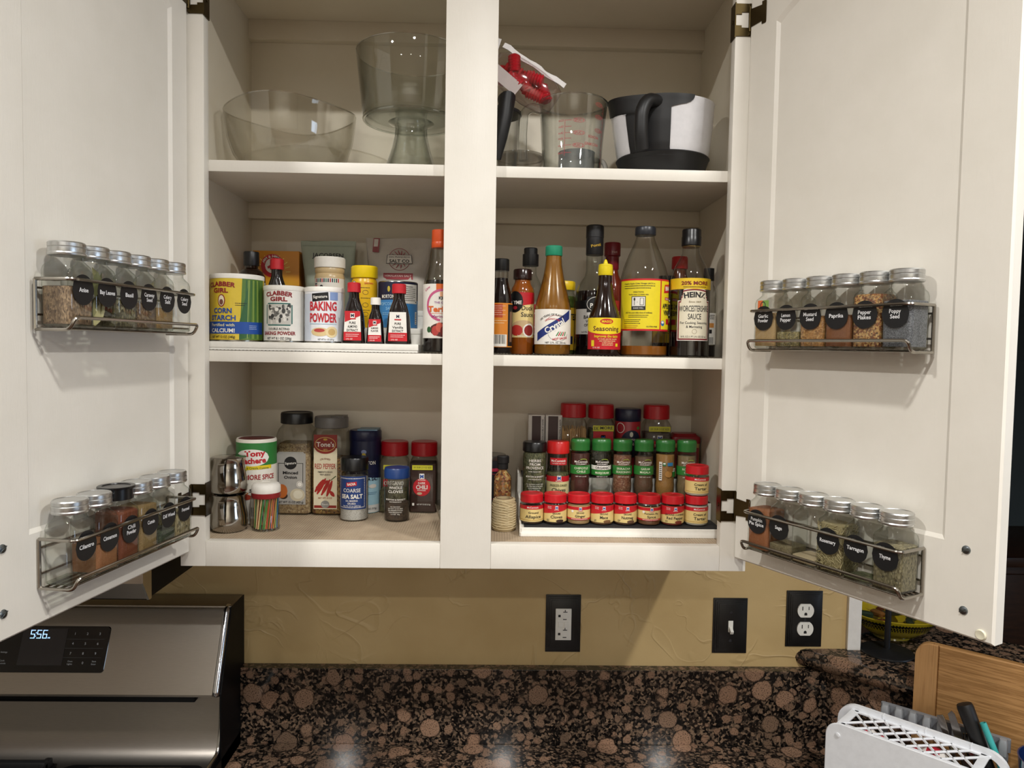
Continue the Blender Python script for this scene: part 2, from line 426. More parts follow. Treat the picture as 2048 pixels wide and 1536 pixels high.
# dusk window in the right hand wall
wn = MB()
for y0, y1, z0, z1 in ((WY0, WY1, WZ0, WZ0+60), (WY0, WY1, WZ1-60, WZ1), (WY0, WY0+60, WZ0, WZ1), (WY1-60, WY1, WZ0, WZ1), (-2000, -1950, WZ0, WZ1)): wn.box(3590, 3680, y0, y1, z0, z1)
wo = struct('window_1', wn, PAINTM)
pane = NT('dusk_window_pane'); em = pane.n('ShaderNodeEmission'); em.inputs[0].default_value = (.62, .78, 1, 1); em.inputs[1].default_value = 6
pane.t.nodes.remove(pane.b); pane.l(em.outputs[0], pane.out.inputs[0])
MB().box(3645, 3650, WY0+60, WY1-60, WZ0+60, WZ1-60).build('pane', pane.m, wo, False)
# recessed can trims
for i, (x, y, p) in enumerate(CANS):
    t = Thing('ceiling_light', 'recessed ceiling light, %s from the left, %s' % (['first', 'second', 'third'][i % 3], ['in the row over the counter', 'in the middle row', 'in the row by the rear wall'][i//3]), 'light', x, y, 1371, group='recessed ceiling lights')
    t.lathe('trim_ring', [(52, -8), (78, -6), (80, 0), (52, 0), (52, -8)], WHITE)

# ================================================================ wall cabinet
cab = Thing('wall_cabinet', 'cream painted two-door wall cabinet standing open over the granite counter', 'cabinet', 0, 0, 0)
for x0, x1 in ((-457, -417), (-41.2, 40.7), (414, 457)): cab.part('stile', MB().box(x0, x1, 0, 19, 0, 990, 1.2), PAINTM)
for x0, x1 in ((-417, -41.2), (40.7, 414)):
    cab.part('bottom_rail', MB().box(x0, x1, .3, 19, 0, 40.5, 1.2), PAINTM); cab.part('top_rail', MB().box(x0, x1, .3, 19, 932, 990, 1.2), PAINTM)
for x0, x1 in ((-457, -440), (440, 457)): cab.part('side_panel', MB().box(x0, x1, 19, 323, 0, 990), PIN)
cab.part('back_panel', MB().box(-440, 440, 291, 323, 0, 990), PIN)
cab.part('top_panel', MB().box(-440, 440, 19, 291, 980, 990), PIN); cab.part('bottom_panel', MB().box(-440, 440, 19, 291, 20, 38), PIN)
for z0, z1 in ((943, 980), (602, 632)): cab.part('hanging_rail', MB().box(-440, 440, 272, 291, z0, z1, .8), PIN)
for z in (632, 329): cab.part('shelf', MB().box(-440, 440, 19.2, 291, z, z+18, .8), PAINTM)
BRONZE = P('#4d4129', .34, 1.0, name='antique_bronze'); SCREW = P('#7d8488', .3, 1.0)
class DoorF:
    def __init__(s, H, E, sx):
        s.sx = sx; s.H = Vector((H[0], H[1], 0)); s.d = Vector((E[0]-H[0], E[1]-H[1], 0)).normalized()
        s.n = Vector((-s.d.y, s.d.x, 0))*(1 if sx < 0 else -1)
    def p(s, a, n, z): v = s.H+s.d*a+s.n*n; return (v.x, v.y, z)
    def mat(s, a, n, z):
        """frame with local x along the door, -y out of its inner face"""
        y = -s.n; x = y.cross(Vector((0, 0, 1))); o = s.p(a, n, 0)
        M = Matrix(((x.x, y.x, 0), (x.y, y.y, 0), (0, 0, 1))).to_4x4(); M.translation = W(o[0], o[1], z); return M
DL = DoorF((-440, -5), (-497, -368), -1); DR = DoorF((435, -6), (622, -356), 1)
def make_door(D, a0, a1, zup):
    T_, Z0, Z1, Wd = 19, 24, 948, 397
    zb = 134; zs = 858; rise = 46; K = 20
    inner = [(a0, zb), (a1, zb), (a1, zs)]+[(a1+(a0-a1)*i/K, zs+rise*math.sin(PI*i/K)**.8) for i in range(1, K)]+[(a0, zs)]
    n = len(inner); m = MB()
    ca = (a0+a1)/2; cz = (zb+zs)/2
    ins = [(a+(5 if a < ca else -5)*min(1, abs(a-ca)/60), z+(5 if z < cz else -5)) for a, z in inner]
    c = 2.5
    vs = [D.p(a, 0, z) for a, z in inner]+[D.p(a, -4, z) for a, z in ins]
    fs = [(i, (i+1) % n, (i+1) % n+n, i+n) for i in range(n)]
    rect = [(c, Z0+c), (Wd-c, Z0+c), (Wd-c, Z1-c), (c, Z1-c)]; o = 2*n
    vs += [D.p(a, 0, z) for a, z in rect]+[D.p(a, -c, z) for a, z in ((0, Z0), (Wd, Z0), (Wd, Z1), (0, Z1))]+[D.p(a, -T_, z) for a, z in ((0, Z0), (Wd, Z0), (Wd, Z1), (0, Z1))]
    for i in range(4): fs += [(o+i, o+(i+1) % 4, o+4+(i+1) % 4, o+4+i), (o+4+i, o+4+(i+1) % 4, o+8+(i+1) % 4, o+8+i)]
    fs.append((o+8, o+9, o+10, o+11))
    fs += [(o, o+1, 1, 0), (o+1, o+2, 2, 1), (o, 0, n-1, o+3)]
    for i in range(2, n-1):   # fan the arch to the top edge
        t = (i-2)/(n-3); vs.append(D.p(Wd-c-(Wd-2*c)*t, 0, Z1-c))
    base = o+12
    for i in range(2, n-2): fs.append((i, base+i-2, base+i-1, i+1))
    fs.append((n-2, base+n-4, o+3, n-1)); 
    d = cab.part('door', m.add(vs, fs), PAINTM, ang=25)
    pv = [D.p(a, -4, z) for a, z in ins]+[D.p(a, -9, z) for a, z in ins]
    cab.part('door_panel', MB().add(pv, [tuple(range(n)), tuple(reversed(range(n, 2*n)))]+[(i, i+n, (i+1) % n+n, (i+1) % n) for i in range(n)]), PAINTM, d)
    for z in (128, 55):
        s = MB().lathe([(5.2, 0), (4.6, 1.6), (2.5, 2.6), (.01, 2.9)], 16); s.box(-4.6, 4.6, -.5, .5, 2.2, 3.0)
        q = D.mat(362, 0, z); Rm = Matrix.Rotation(PI/2, 4, 'X'); M = Matrix.Translation(Vector(D.p(362, 0, z))) @ q.to_3x3().to_4x4() @ Rm @ Matrix.Rotation(.6, 4, 'Z')
        cab.part('screw', s.xf(M), SCREW, d)
    # bronze wrap hinges: leaf on the door, bracket round the stile
    sx = D.sx; xe = 414 if sx > 0 else -417
    for zc in (108, zup):
        h = MB(); f = 1 if sx > 0 else -1
        def bx(xa, xb, *r): h.box(min(xe+f*xa, xe+f*xb), max(xe+f*xa, xe+f*xb), *r)
        bx(-1.6, 0, -1.8, 20, zc-27, zc+27)                       # plate inside the opening
        bx(0, 23, -1.8, 0, zc+12, zc+25); bx(0, 23, -1.8, 0, zc-25, zc-12)   # arms across the stile
        bx(0, 9, -1.8, 0, zc+8.5, zc+12); bx(0, 9, -1.8, 0, zc-12, zc-8.5)
        bx(20, 23.5, -4.5, 0, zc-24, zc+24)                       # knuckle side
        i0 = len(h.v); h.tube([(xe+f*22, -4, zc-19), (xe+f*22, -4, zc+19)], 2.6, 10)
        h.tube([(xe-f*2.6, 10, zc), (xe-f*1.2, 10, zc)], 3.2, 10)
        lp = [(1, zc-14), (24, zc-12), (24, zc-17), (31, zc-17), (32, zc-15), (32, zc+15), (31, zc+17), (24, zc+17), (24, zc+12), (1, zc+14)]
        k = len(lp); h.add([D.p(a, 1.4, z) for a, z in lp]+[D.p(a, 0, z) for a, z in lp], [tuple(range(k)), tuple(reversed(range(k, 2*k)))]+[(i, i+k, (i+1) % k+k, (i+1) % k) for i in range(k)])
        hg = cab.part('hinge', h, BRONZE, d, ang=30)
    for z in (33,):
        s = MB().lathe([(6.2, 0), (6.4, 1.2), (5.2, 2.6), (3.8, 2.3), (.01, 2.0)], 20); q = D.mat(383, 0, z)
        cab.part('bumper', s.xf(Matrix.Translation(Vector(D.p(383, 0, z))) @ q.to_3x3().to_4x4() @ Matrix.Rotation(PI/2, 4, 'X')), P('#ded8c0', .2), d)
    return d
make_door(DL, 40, 324, 893); make_door(DR, 52, 336, 880)
# ribbed liner on the shelves
def liner(label, x0, x1, y0, y1, z, cols, hi=1.0, st=2.2):
    m = NT('ribbed_liner'); nz = m.noise(m.coord(), 30, 3); m.set(Base_Color=m.ramp(nz.outputs[0], [(.3, lin(cols[0])), (.7, lin(cols[1]))]), Roughness=.7)
    mb = MB(); n = int((x1-x0)/st); pts = []
    for i in range(n+1): pts.append((x0+(x1-x0)*i/n, z+(hi if i % 2 else .35)))
    vs = [(x, y0, h) for x, h in pts]+[(x, y1, h) for x, h in pts]+[(x, y0, z) for x, h in pts]+[(x, y1, z) for x, h in pts]; k = n+1; fs = []
    for i in range(n): fs += [(i, i+1, i+1+k, i+k), (i, i+2*k, i+1+2*k, i+1)]
    o = mb.add(vs, fs).build('shelf_liner', m.m, None, False, fix=False); o.location = (0, 0, ZC/1000)
    o['label'] = label; o['category'] = 'shelf liner'; o['group'] = 'ribbed shelf liners'
liner('ribbed beige liner under the red pepper and minced onion jars on the bottom shelf', -439, -1, 20, 290, 38, ('#a8957d', '#b7a58c'))
liner('ribbed beige liner under the twine and tiered stand on the bottom shelf', 1, 439, 20, 290, 38, ('#a8957d', '#b7a58c'))
liner('ribbed dark edged liner on the middle shelf under the sauce bottles', -439, 439, 20, 290, 347, ('#4a4338', '#6d6557'), 1.5, 3)

# ================================================================ counter, backsplash, raised bar
D45 = Vector((.749, -.663, 0)); M45 = Vector((-.663, -.749, 0)); W0 = Vector((741, 300, 0))
def q45(s, m, z=None):
    v = W0+D45*s+M45*m; return (v.x, v.y) if z is None else (v.x, v.y, z)
cp = [(-467, -311), (620, -311), q45(500, 640), q45(1100, 640), q45(1100, 0), (741, 300), (-467, 300)]
o = MB().prism(cp, 'z', -496, -458).build('countertop', GRAN, None, False); o.location = (0, 0, ZC/1000)
o['label'] = 'polished brown and black granite countertop below the cabinet'; o['category'] = 'countertop'
o = MB().box(-467, 741, 300, 324, -458, -301, .8).build('backsplash', GRAN, None, False); o.location = (0, 0, ZC/1000)
o['label'] = 'low granite backsplash strip along the yellow wall'; o['category'] = 'backsplash'
bp = [q45(0, 0), q45(1100, 0), q45(1100, -24), (741+10, 324), (741, 324)]
o = MB().prism(bp, 'z', -458, -301).build('backsplash', GRAN, None, False); o.location = (0, 0, ZC/1000)
o['label'] = 'granite backsplash turning diagonally below the raised bar'; o['category'] = 'backsplash'
hw = [(741, 324), q45(0, -24), q45(1100, -24), q45(1100, -130), q45(90, -130), (815, 324)]
struct('wall_half', MB().prism(hw, 'z', -ZC, -301), PLASTER())
# raised bar top with a rounded nose
bar = MB(); prof = [(-330, -300), (6, -300), (14, -297), (20, -290), (22, -281), (20, -272), (14, -265), (6, -262), (-330, -262)]
rings = []
for s in (-72, -66, -50, 0, 300, 700, 1150):
    k = {-72: .55, -66: .82}.get(s, 1.0); rings.append([q45(s if mm > -300 else max(s, 100), mm if k == 1 else mm-(1-k)*14, -281+(z+281)*(1 if k == 1 else k)) for mm, z in prof])
bo = bar.rings(rings).build('bar_top', GRAN, None, True, 40); bo.location = (0, 0, ZC/1000)
bo['label'] = 'raised granite bar ledge with rounded nose running off to the right'; bo['category'] = 'bar top'
# base units under the counter, out of sight but they carry it
o = MB().box(-460, 741, -280, 322, -ZC, -497).build('base_cabinet', PAINTM, None, False); o.location = (0, 0, ZC/1000)
o['label'] = 'cream base cabinet run under the granite counter'; o['category'] = 'cabinet'
# ================================================================ wall plates
def plate(name, label, cat, x0, x1, z0, z1):
    t = Thing(name, label, cat, (x0+x1)/2, 324, (z0+z1)/2, rz=.0); w = (x1-x0)/2; h = (z1-z0)/2
    BK = P('#0d0d0e', .32, name='black_plate'); m = MB()
    for k, (a, y) in enumerate(((0, 2.2), (4, 4.0), (7.5, 5.6), (11, 6.6))): m.box(-w+a, w-a, -y, 0, -h+a, h-a, .7)
    t.part('plate', m, BK); return t
SOCK = P('#e4e2da', .35); SLOT = P('#1a1a1a', .6)
t = plate('power_outlet', 'black wall plate with two square white ground-fault sockets', 'outlet', 156, 229, -272, -151)
t.part('socket', MB().box(-16.5, 16.5, -9, -5, -33, 33, .9), SOCK); t.part('button', MB().box(-10.5, -1.5, -10.2, -8, -5, 5, .5), SOCK); t.part('button', MB().box(1.5, 10.5, -10.2, -8, -5, 5, .5), SOCK)
for s in (1, -1):
    m = MB(); zc = 19*s
    m.box(-1, 8, -9.25, -8.8, zc+6.5, zc+8); m.box(2.6, 4.2, -9.25, -8.8, zc+6.5, zc+12); m.box(-1, 6.5, -9.25, -8.8, zc-9, zc-7.3); m.box(-11, -6, -9.25, -8.8, zc-3.5, zc+1.5)
    t.part('slots', m, SLOT, smooth=False)
t.done()
t = plate('light_switch', 'black wall plate with one white toggle switch', 'switch', 506, 578, -272, -155)
t.part('toggle_slot', MB().box(-5, 5, -7.6, -5, -12, 12, .5), SOCK); m = MB().box(-3.4, 3.4, -20, -7, -4, 4, 1); m.xf(Matrix.Rotation(.55, 4, 'X')); t.part('toggle', m, SOCK)
for z in (30, -30): t.part('screw', MB().tube([(0, -7.4, z), (0, -6, z)], 3, 12), P('#26262a', .35))
t.done()
t = plate('power_outlet', 'black wall plate with two rounded white sockets near the casing', 'outlet', 660, 736, -257, -138)
for s in (1, -1):
    zc = 19.2*s; pts = [(x, z+zc) for x, z in arc(0, 0, 17.2, -.95, .95, 8)]+[(x, z+zc) for x, z in arc(0, 0, 17.2, PI-.95, PI+.95, 8)]
    so = t.part('socket', MB().prism(pts, 'y', -9.5, -5), SOCK, smooth=False); m = MB()
    m.box(-7.6, -5.8, -9.8, -9.3, zc+1, zc+9); m.box(5.6, 7.2, -9.8, -9.3, zc+2, zc+9)
    m.prism([(x, z+zc-6.5) for x, z in arc(0, 0, 3, 0, PI, 8)]+[(-3, zc-9.5), (3, zc-9.5)], 'y', -9.8, -9.3); t.part('slots', m, SLOT, so, smooth=False)
t.part('screw', MB().tube([(0, -7.4, 0), (0, -6, 0)], 2.6, 12), P('#26262a', .35)); t.done()

# ================================================================ microwave over the range, range
SS = STEEL('#b3aca2', .3); SSD = STEEL('#8f8982', .34); BLK = P('#070708', .5, name='black_enamel', spec=.15); BLKG = P('#0a0b0d', .08, coat=.6, name='black_control_glass')
t = Thing('microwave', 'stainless over-range microwave with black side beside the cabinet', 'microwave', -860, 130, -32)
t.part('case', MB().box(-380, 380, -190, 190, 2, 440, 3), BLK)
t.part('front', MB().prism([(-190, 0), (-193, 0), (-211, 29), (-211, 438), (-190, 438)], 'x', -380, 379.5), SS, smooth=False)
t.part('edge_trim', MB().prism([(-186, -1), (-194, -1), (-213, 30), (-213, 438), (-186, 438)], 'x', 379.5, 383), P('#c9c7c2', .2, 1.0), smooth=False)
t.part('bottom_plate', MB().box(-376, 376, -188, 186, -3, 2), BLK, smooth=False)
r = Thing('range', 'stainless steel range with tall control backguard and black glass display', 'range', -846, 0, -458)
# local: x -380..380 (right edge at -466), z 0 at counter level
def zr(z): return z+458
face = [(245, zr(-163)), (187, zr(-305))]
bg = MB().prism([(300, zr(-160)), (258, zr(-158)), (247, zr(-160)), (245, zr(-164)), (187, zr(-303)), (187, zr(-307)), (300, zr(-307))], 'x', -379, 366)
bgp = r.part('backguard', bg, SS, ang=20)
r.part('corner_trim', MB().tube(fillet([(371, 262, zr(-160)), (371, 250, zr(-162)), (371, 192, zr(-304)), (371, 204, zr(-308))], 5, 4), 6.2, 14), P('#d4d6da', .16, 1.0))
r.part('side_cap', MB().prism([(322, zr(-157)), (252, zr(-157)), (196, zr(-306)), (196, 0), (322, 0)], 'x', 377, 380), BLK, smooth=False)
r.part('top_cap', MB().box(-380, 379, 252, 320, zr(-160), zr(-156), 1), SSD)
r.part('slot', MB().box(-380, 330, 196, 212, zr(-322), zr(-308), 2), BLK)
lp = [(300, zr(-307)), (214, zr(-308)), (211, zr(-330)), (205, zr(-380)), (196, zr(-408)), (182, zr(-424)), (160, zr(-432)), (150, zr(-433)), (150, 0), (300, 0)]
r.part('rear_panel', MB().prism(lp, 'x', -380, 372), SSD, ang=30)
ed = fillet([(374, 212, zr(-309)), (374, 205, zr(-380)), (374, 192, zr(-418)), (370, 100, zr(-426)), (370, -300, zr(-426))], 12, 4)
r.part('edge_trim', MB().tube(ed, 3.2, 8), P('#c2c0bb', .2, 1.0))
r.part('side_panel', MB().box(372, 380, -330, 300, -440, zr(-432)), BLK, smooth=False)
r.part('cooktop', MB().box(-380, 372, -330, 152, zr(-470), zr(-433), 2), SSD)
def tray(name, x0, x1, y0, y1, mat, z0, z1, rr=22):
    return r.part(name, MB().loft([(z0, (x1-x0)/2, (y1-y0)/2, rr), (z1, (x1-x0)/2-2, (y1-y0)/2-2, rr-2)], 6, cx=(x0+x1)/2, cy=(y0+y1)/2), mat)
tray('burner_tray', 104, 366, -250, 196-30, BLK, zr(-433), zr(-425))
gr = tray('griddle_plate', 150, 335, -220, 150, P('#8b8a87', .25, 1.0), zr(-425), zr(-419), 16)
tray('griddle_rim', 146, 339, -224, 154, P('#2a2a2b', .3, 1.0), zr(-425), zr(-421), 18)
for x0 in (-365, -130):
    tray('burner_tray', x0, x0+224, -250, 172, BLK, zr(-433), zr(-424))
    g = MB()
    for y in (-200, -60, 40, 140): g.box(x0+8, x0+216, y-6, y+6, zr(-424), zr(-404), 3)
    for x in (x0+14, x0+112, x0+210): g.box(x-6, x+6, -230, 160, zr(-424), zr(-408), 3)
    r.part('burner_grate', g, P('#151516', .45, name='cast_iron'))
# control glass on the slanted face: local frame with x right, z up the face
fv = Vector((0, face[0][0]-face[1][0], face[0][1]-face[1][1])).normalized(); fn = Vector((1, 0, 0)).cross(fv)
fn = -fn if fn.y > 0 else fn
def onface(mb, x, z, lift):
    """x, z in cabinet millimetres on the face plane -> transform for a flat print lying in local xz"""
    k = (zr(z)-face[1][1])/(face[0][1]-face[1][1]); y = face[1][0]+(face[0][0]-face[1][0])*k
    M = Matrix(((1, 0, 0), (0, -fn.y, fv.y), (0, -fn.z, fv.z))).to_4x4(); M.translation = Vector((x+846, y, zr(z)))+fn*lift
    return mb.xf(M)
g = onface(MB().loft([(-.6, 190, 42, 6), (.6, 189, 41, 6)], 5).xf(Matrix.Rotation(PI/2, 4, 'X')), -879, -230, .6)
gl = r.part('control_glass', g, BLKG)
r.part('display', onface(MB().box(-42, 42, -.3, .3, -33, 33), -812, -226, 1.5), P('#2b2a2c', .12, coat=.5), gl, smooth=False)
LCD = P('#9cc8ff', .4, emit=2.2, name='lcd_digits'); KEY = P('#b9bcc0', .5)
def ftext(s, x, z, h, mat, w=None, bold=0.0):
    vs, fs, tw = glyphs(s, bold); k = h/CAP; kx = w/tw if w else k
    r.part('lettering', onface(MB().add([(a*kx, 0, c*k-h/2) for a, c in vs], fs), x, z, 2.0), mat, gl, smooth=False)
# seven-segment clock 5:56
sg = MB(); SEG = {'5': 'afgcd', '6': 'afgedc'}
def seg(ch, x):
    w, h, th = 8.2, 7.6, 1.15
    R_ = {'a': (0, w, 2*h-th, 2*h), 'g': (0, w, h-th/2, h+th/2), 'd': (0, w, 0, th), 'f': (0, th, h, 2*h), 'b': (w-th, w, h, 2*h), 'e': (0, th, 0, h), 'c': (w-th, w, 0, h)}
    for k in SEG[ch]: a, b_, c, d_ = R_[k]; sg.box(x+a, x+b_, -.1, .1, c-h, d_-h)
seg('5', -15); seg('5', -3); seg('6', 8); sg.box(-5.6, -4.4, -.1, .1, 2, 3.4); sg.box(-5.6, -4.4, -.1, .1, -4.4, -3)
sg.box(18.5, 20, -.1, .1, -7.5, -5.5); sg.box(21, 22.5, -.1, .1, -7.5, -5.5)
r.part('clock_digits', onface(sg, -824, -205, 2.2), LCD, gl, smooth=False)
for i, s in enumerate('123456789'): ftext(s, -755+23.5*(i % 3)-1*(i//3), -203.5-16.5*(i//3), 4.6, KEY)
ftext('0', -731, -252, 4.6, KEY); ftext('Oven', -755, -249.5, 3, KEY); ftext('Lights', -755, -254, 3, KEY); ftext('Start', -710, -249.5, 3, KEY); ftext('Enter', -710, -254, 3, KEY)
ftext('Settings', -882, -235, 3, KEY); ftext('Cook', -882, -249, 3, KEY); ftext('Controls', -882, -253.5, 3, KEY)
ln = MB()
for z in (-211.5, -228, -244.5): ln.box(-37, 36, -.1, .1, z+230-.15, z+230+.15)
r.part('key_lines', onface(ln, -734, -230, 1.6), P('#55585c', .5), gl, smooth=False)
# ================================================================ wire racks and square spice jars on the doors
WIRE = P('#a9a49b', .22, 1.0, name='rack_wire'); LIDM = STEEL('#d2d3d2', .32, (90, 90, 4), 'aluminium_lid', .1)
LBL = P('#0c0c0f', .5, name='black_label'); LBT = P('#e9e9ea', .5, name='label_print')
def rack(D, z, where):
    t = Thing('spice_rack', where, 'rack', M=D.mat(187.5, 0, z), group='wire spice racks on the doors')
    h = 58; m = MB()
    m.tube(fillet([(-125, -2.5, h), (-125, -50, h), (125, -50, h), (125, -2.5, h)], 9, 5), 2.2)
    t.part('top_rail', m, WIRE)
    for s in (-1, 1): t.part('upright', MB().tube([(125*s, -2.5, h), (125*s, -2.5, 0)], 2.2), WIRE)
    t.part('front_rail', MB().tube(fillet([(-125, -2.5, 0), (-125, -46, 0), (-125, -53, 14), (125, -53, 14), (125, -46, 0), (125, -2.5, 0)], 7, 5), 2.2), WIRE)
    for y in (-9, -19, -29, -39): t.part('floor_wire', MB().tube([(-125, y, 1.2), (125, y, 1.2)], 1.4), WIRE)
    for zz in (48, 17): t.part('back_wire', MB().tube([(-125, -3, zz), (125, -3, zz)], 1.4), WIRE)
    return t
JP = [86.5, 127, 167.5, 208.5, 249.5, 290.5]
BODY = [(0, 17, 17, 5), (1.2, 19.6, 19.6, 6), (3, 20.2, 20.2, 6), (66, 20.4, 20.4, 6.5), (71, 19.6, 19.6, 8), (75, 17.6, 17.6, 12), (78, 16.7, 16.7, 16), (84, 16.5, 16.5, 16)]
LID = [(19.2, 83), (20.2, 83.6), (20.6, 85.5), (19.9, 87), (20.1, 88.5), (20.1, 92), (19.4, 92.8), (20, 93.6), (20, 97.5), (18.8, 99), (17.5, 99.2), (17, 98.6), (.01, 98.6)]
def needles(n, hw, z0, z1, ln, r, rnd, lean=1.0):
    m = MB()
    for i in range(n):
        side = rnd.randrange(4); u = rnd.uniform(-hw+1.5, hw-1.5); z = rnd.uniform(z0+1, z1-1); a = rnd.uniform(-PI, PI)*lean; e = hw-rnd.uniform(.2, 2.5)
        dx, dz = math.cos(a)*ln/2, math.sin(a)*ln/2
        pts = []
        for s in (-1, 1):
            uu = max(-hw+.6, min(hw-.6, u+s*dx)); zz = max(z0, min(z1+1, z+s*dz))
            pts.append({0: (uu, -e, zz), 1: (uu, e, zz), 2: (-e, uu, zz), 3: (e, uu, zz)}[side])
        m.tube(pts, r, 4)
    return m
def leaf(x, y, z, ln, w, rz, tilt, roll):
    m = MB(); vs = []; fs = []; n = 6
    for i in range(n+1):
        t = i/n; hw = w/2*math.sin(PI*min(max(t, .04), .98))**.8
        for s in (-1, 0, 1): vs.append((s*hw, -1.2*abs(s)*math.sin(PI*t)+2.0*math.sin(PI*t), (t-.5)*ln))
    for i in range(n):
        for k in range(2): fs.append((i*3+k, i*3+k+1, i*3+k+4, i*3+k+3))
    m.add(vs, fs); M = Matrix.Translation((x, y, z)) @ Matrix.Rotation(rz, 4, 'Z') @ Matrix.Rotation(tilt, 4, 'Y') @ Matrix.Rotation(roll, 4, 'X')
    return m.xf(M)
def jar(D, i, zr_, words, desc, fill, mat, kind='grain', lid='silver', lab=True, group='square glass spice jars'):
    t = Thing('spice_jar', desc, 'jar', M=D.mat(JP[i], 25.5, zr_+3), group=group)
    gb = t.loft('glass_body', BODY, JARGLASS, 6, ang=50)
    t.loft('glass_base', [(1.0, 18.6, 18.6, 5), (3.4, 19, 19, 5)], GLASS('#dfe6dc', '#93a08f'), 5)
    if lid == 'silver': t.lathe('lid', LID, LIDM, 40, ang=30)
    else: t.lathe('lid', [(19.5, 83), (20.4, 83.5), (20.4, 97), (22.6, 97.4), (22.8, 99.5), (22, 100.3), (17, 100.3), (16.5, 99.3), (.01, 99.3)], P('#0d0d0f', .25), 40)
    hw = 19.3
    if fill > 0 and kind in ('grain', 'needles'):
        h = 4+fill*66; c = [(3.6, 18.6, 18.6, 5), (h-.8, hw, hw, 6), (h, hw-1.5, hw-1.5, 6)]
        if h > 68: c = [(3.6, 18.6, 18.6, 5), (66, hw, hw, 6), (h, 17.4, 17.4, 8)]
        if kind == 'needles': c = [(z, a-2.2, b_-2.2, r_) for z, a, b_, r_ in c]
        cb = t.loft('contents', c, mat, 5)
        if kind == 'needles':
            nd = t.part('loose_needles', needles(420, hw, 3.6, h, 11, .45, random.Random(3)), P('#a79a70', .7), cb); nd['kind'] = 'stuff'
    if kind == 'leaves':
        rnd = random.Random(5); cols = ['#8d8a5e', '#a39b68', '#6e7048', '#b0a878']
        spots = [(-9, -15, 30), (8, -14, 26), (-4, -12, 52), (10, -15, 48), (-12, 0, 40), (0, 8, 36), (13, 4, 30), (-6, -16, 18), (5, -8, 60), (-13, 10, 24), (14, -6, 56), (2, -16, 38)]
        for k, (x, y, z) in enumerate(spots):
            lf = leaf(x*.75, y*.82, z, 34, 13, rnd.uniform(-.5, .5), rnd.uniform(-.8, .8), rnd.uniform(-.15, .15)); t.part('leaf', lf, P(cols[k % 4], .6))
    if lab:
        t.oval(LBL, 0, 44, 17.8, 17.8, d=20.45, off=.3, name='label')
        ws = words if isinstance(words, list) else [words]
        for k, w_ in enumerate(ws):
            n_ = len(w_); ww = min(27, 3.05*n_ if n_ > 3 else 3.3*n_)
            t.text(w_, 0, 44+(len(ws)-1)*3.3-k*6.6, 5.2, LBT, d=20.45, w=ww, bold=.02)
    t.done(); return t
rack(DL, 371, 'wire spice rack high on the left door, holding anise to celery seed')
rack(DL, 68, 'wire spice rack low on the left door, holding cilantro to fennel')
rack(DR, 361, 'wire spice rack high on the right door, holding garlic powder to poppy seed')
rack(DR, 60, 'wire spice rack low on the right door, holding pumpkin pie spice to thyme')
G = GRAIN
def jl(txt, extra): return 'square silver-lidded glass jar labelled %s, %s' % (txt, extra)
# upper left, from the outer edge to the hinge
jar(DL, 5, 371, 'Anise', jl('Anise', 'two thirds full of seed'), .66, G(['#6d5540', '#8e7458', '#b79a78', '#4f3c2c'], 620, (1, 1, .5)))
jar(DL, 4, 371, 'Bay Leaves', jl('Bay Leaves', 'stuffed with leaves'), 0, None, 'leaves')
jar(DL, 3, 371, 'Basil', jl('Basil', 'half full of dried herb'), .5, G(['#4b4632', '#77704f', '#99906c', '#35301f'], 420, (1, 1, .6)))
jar(DL, 2, 371, ['Caraway', 'Seed'], jl('Caraway Seed', 'half full'), .48, G(['#5d4630', '#7a6044', '#a38963'], 600, (1, 1, .5)))
jar(DL, 1, 371, ['Celery', 'Salt'], jl('Celery Salt', 'a third full'), .42, G(['#9d7d4c', '#b8965f', '#87693d'], 1500))
jar(DL, 0, 371, ['Celery', 'Seed'], jl('Celery Seed', 'almost empty'), .03, G(['#6a5a3c', '#8b7a55'], 1200))
# lower left
jar(DL, 5, 68, 'Cilantro', jl('Cilantro', 'empty'), 0, None)
jar(DL, 4, 68, 'Cinnamon', jl('Cinnamon', 'over half full of brown powder'), .52, G(['#a86f45', '#b77c50', '#9a6238'], 1800))
jar(DL, 3, 68, ['Chili', 'Powder'], 'square glass jar with black plastic lid, full of rust red powder, label Chili Powder', .98, G(['#7c3d1f', '#8d4a27', '#6d3319'], 1800), lid='black')
jar(DL, 2, 68, 'Cumin', jl('Cumin', 'nearly full of tan powder'), .95, G(['#9b7f4c', '#ae9160', '#86693b'], 1500))
jar(DL, 1, 68, ['Dill Weed'], jl('Dill Weed', 'a third full of green herb'), .3, G(['#3b4430', '#566049', '#2b3324'], 600))
jar(DL, 0, 68, 'Fennel', jl('Fennel', 'half full of pale seed'), .55, G(['#8f7f58', '#b8a87c', '#5f5438', '#d0c39a'], 480, (1, 1, .5)))
# upper right, from the hinge outwards
gp = jar(DR, 0, 361, ['Garlic', 'Powder'], jl('Garlic Powder', 'with an orange and green patch above it'), .72, G(['#c9a56f', '#d6b580', '#bb945c'], 1800))
gp.quad(P('#d96a35', .5), [(-11, 58), (-2, 58), (-2, 70), (-11, 70)], d=20.45, off=.2); gp.quad(P('#7ca04e', .5), [(-2, 58), (9, 58), (9, 70), (-2, 70)], d=20.45, off=.2)
gp.ring(P('#1c2a30', .5), -1.5, 62, 5, 6.5, 1.3, d=20.45, off=.3); gp.done()
jar(DR, 1, 361, ['Lemon', 'Pepper'], jl('Lemon Pepper', 'a third full'), .3, G(['#8f8050', '#b09f68', '#5c5333', '#c9bb84'], 700))
jar(DR, 2, 361, ['Mustard', 'Seed'], jl('Mustard Seed', 'over half full of round seed'), .62, G(['#b98245', '#d09a58', '#97642f', '#e0b272'], 420, bump=1.0))
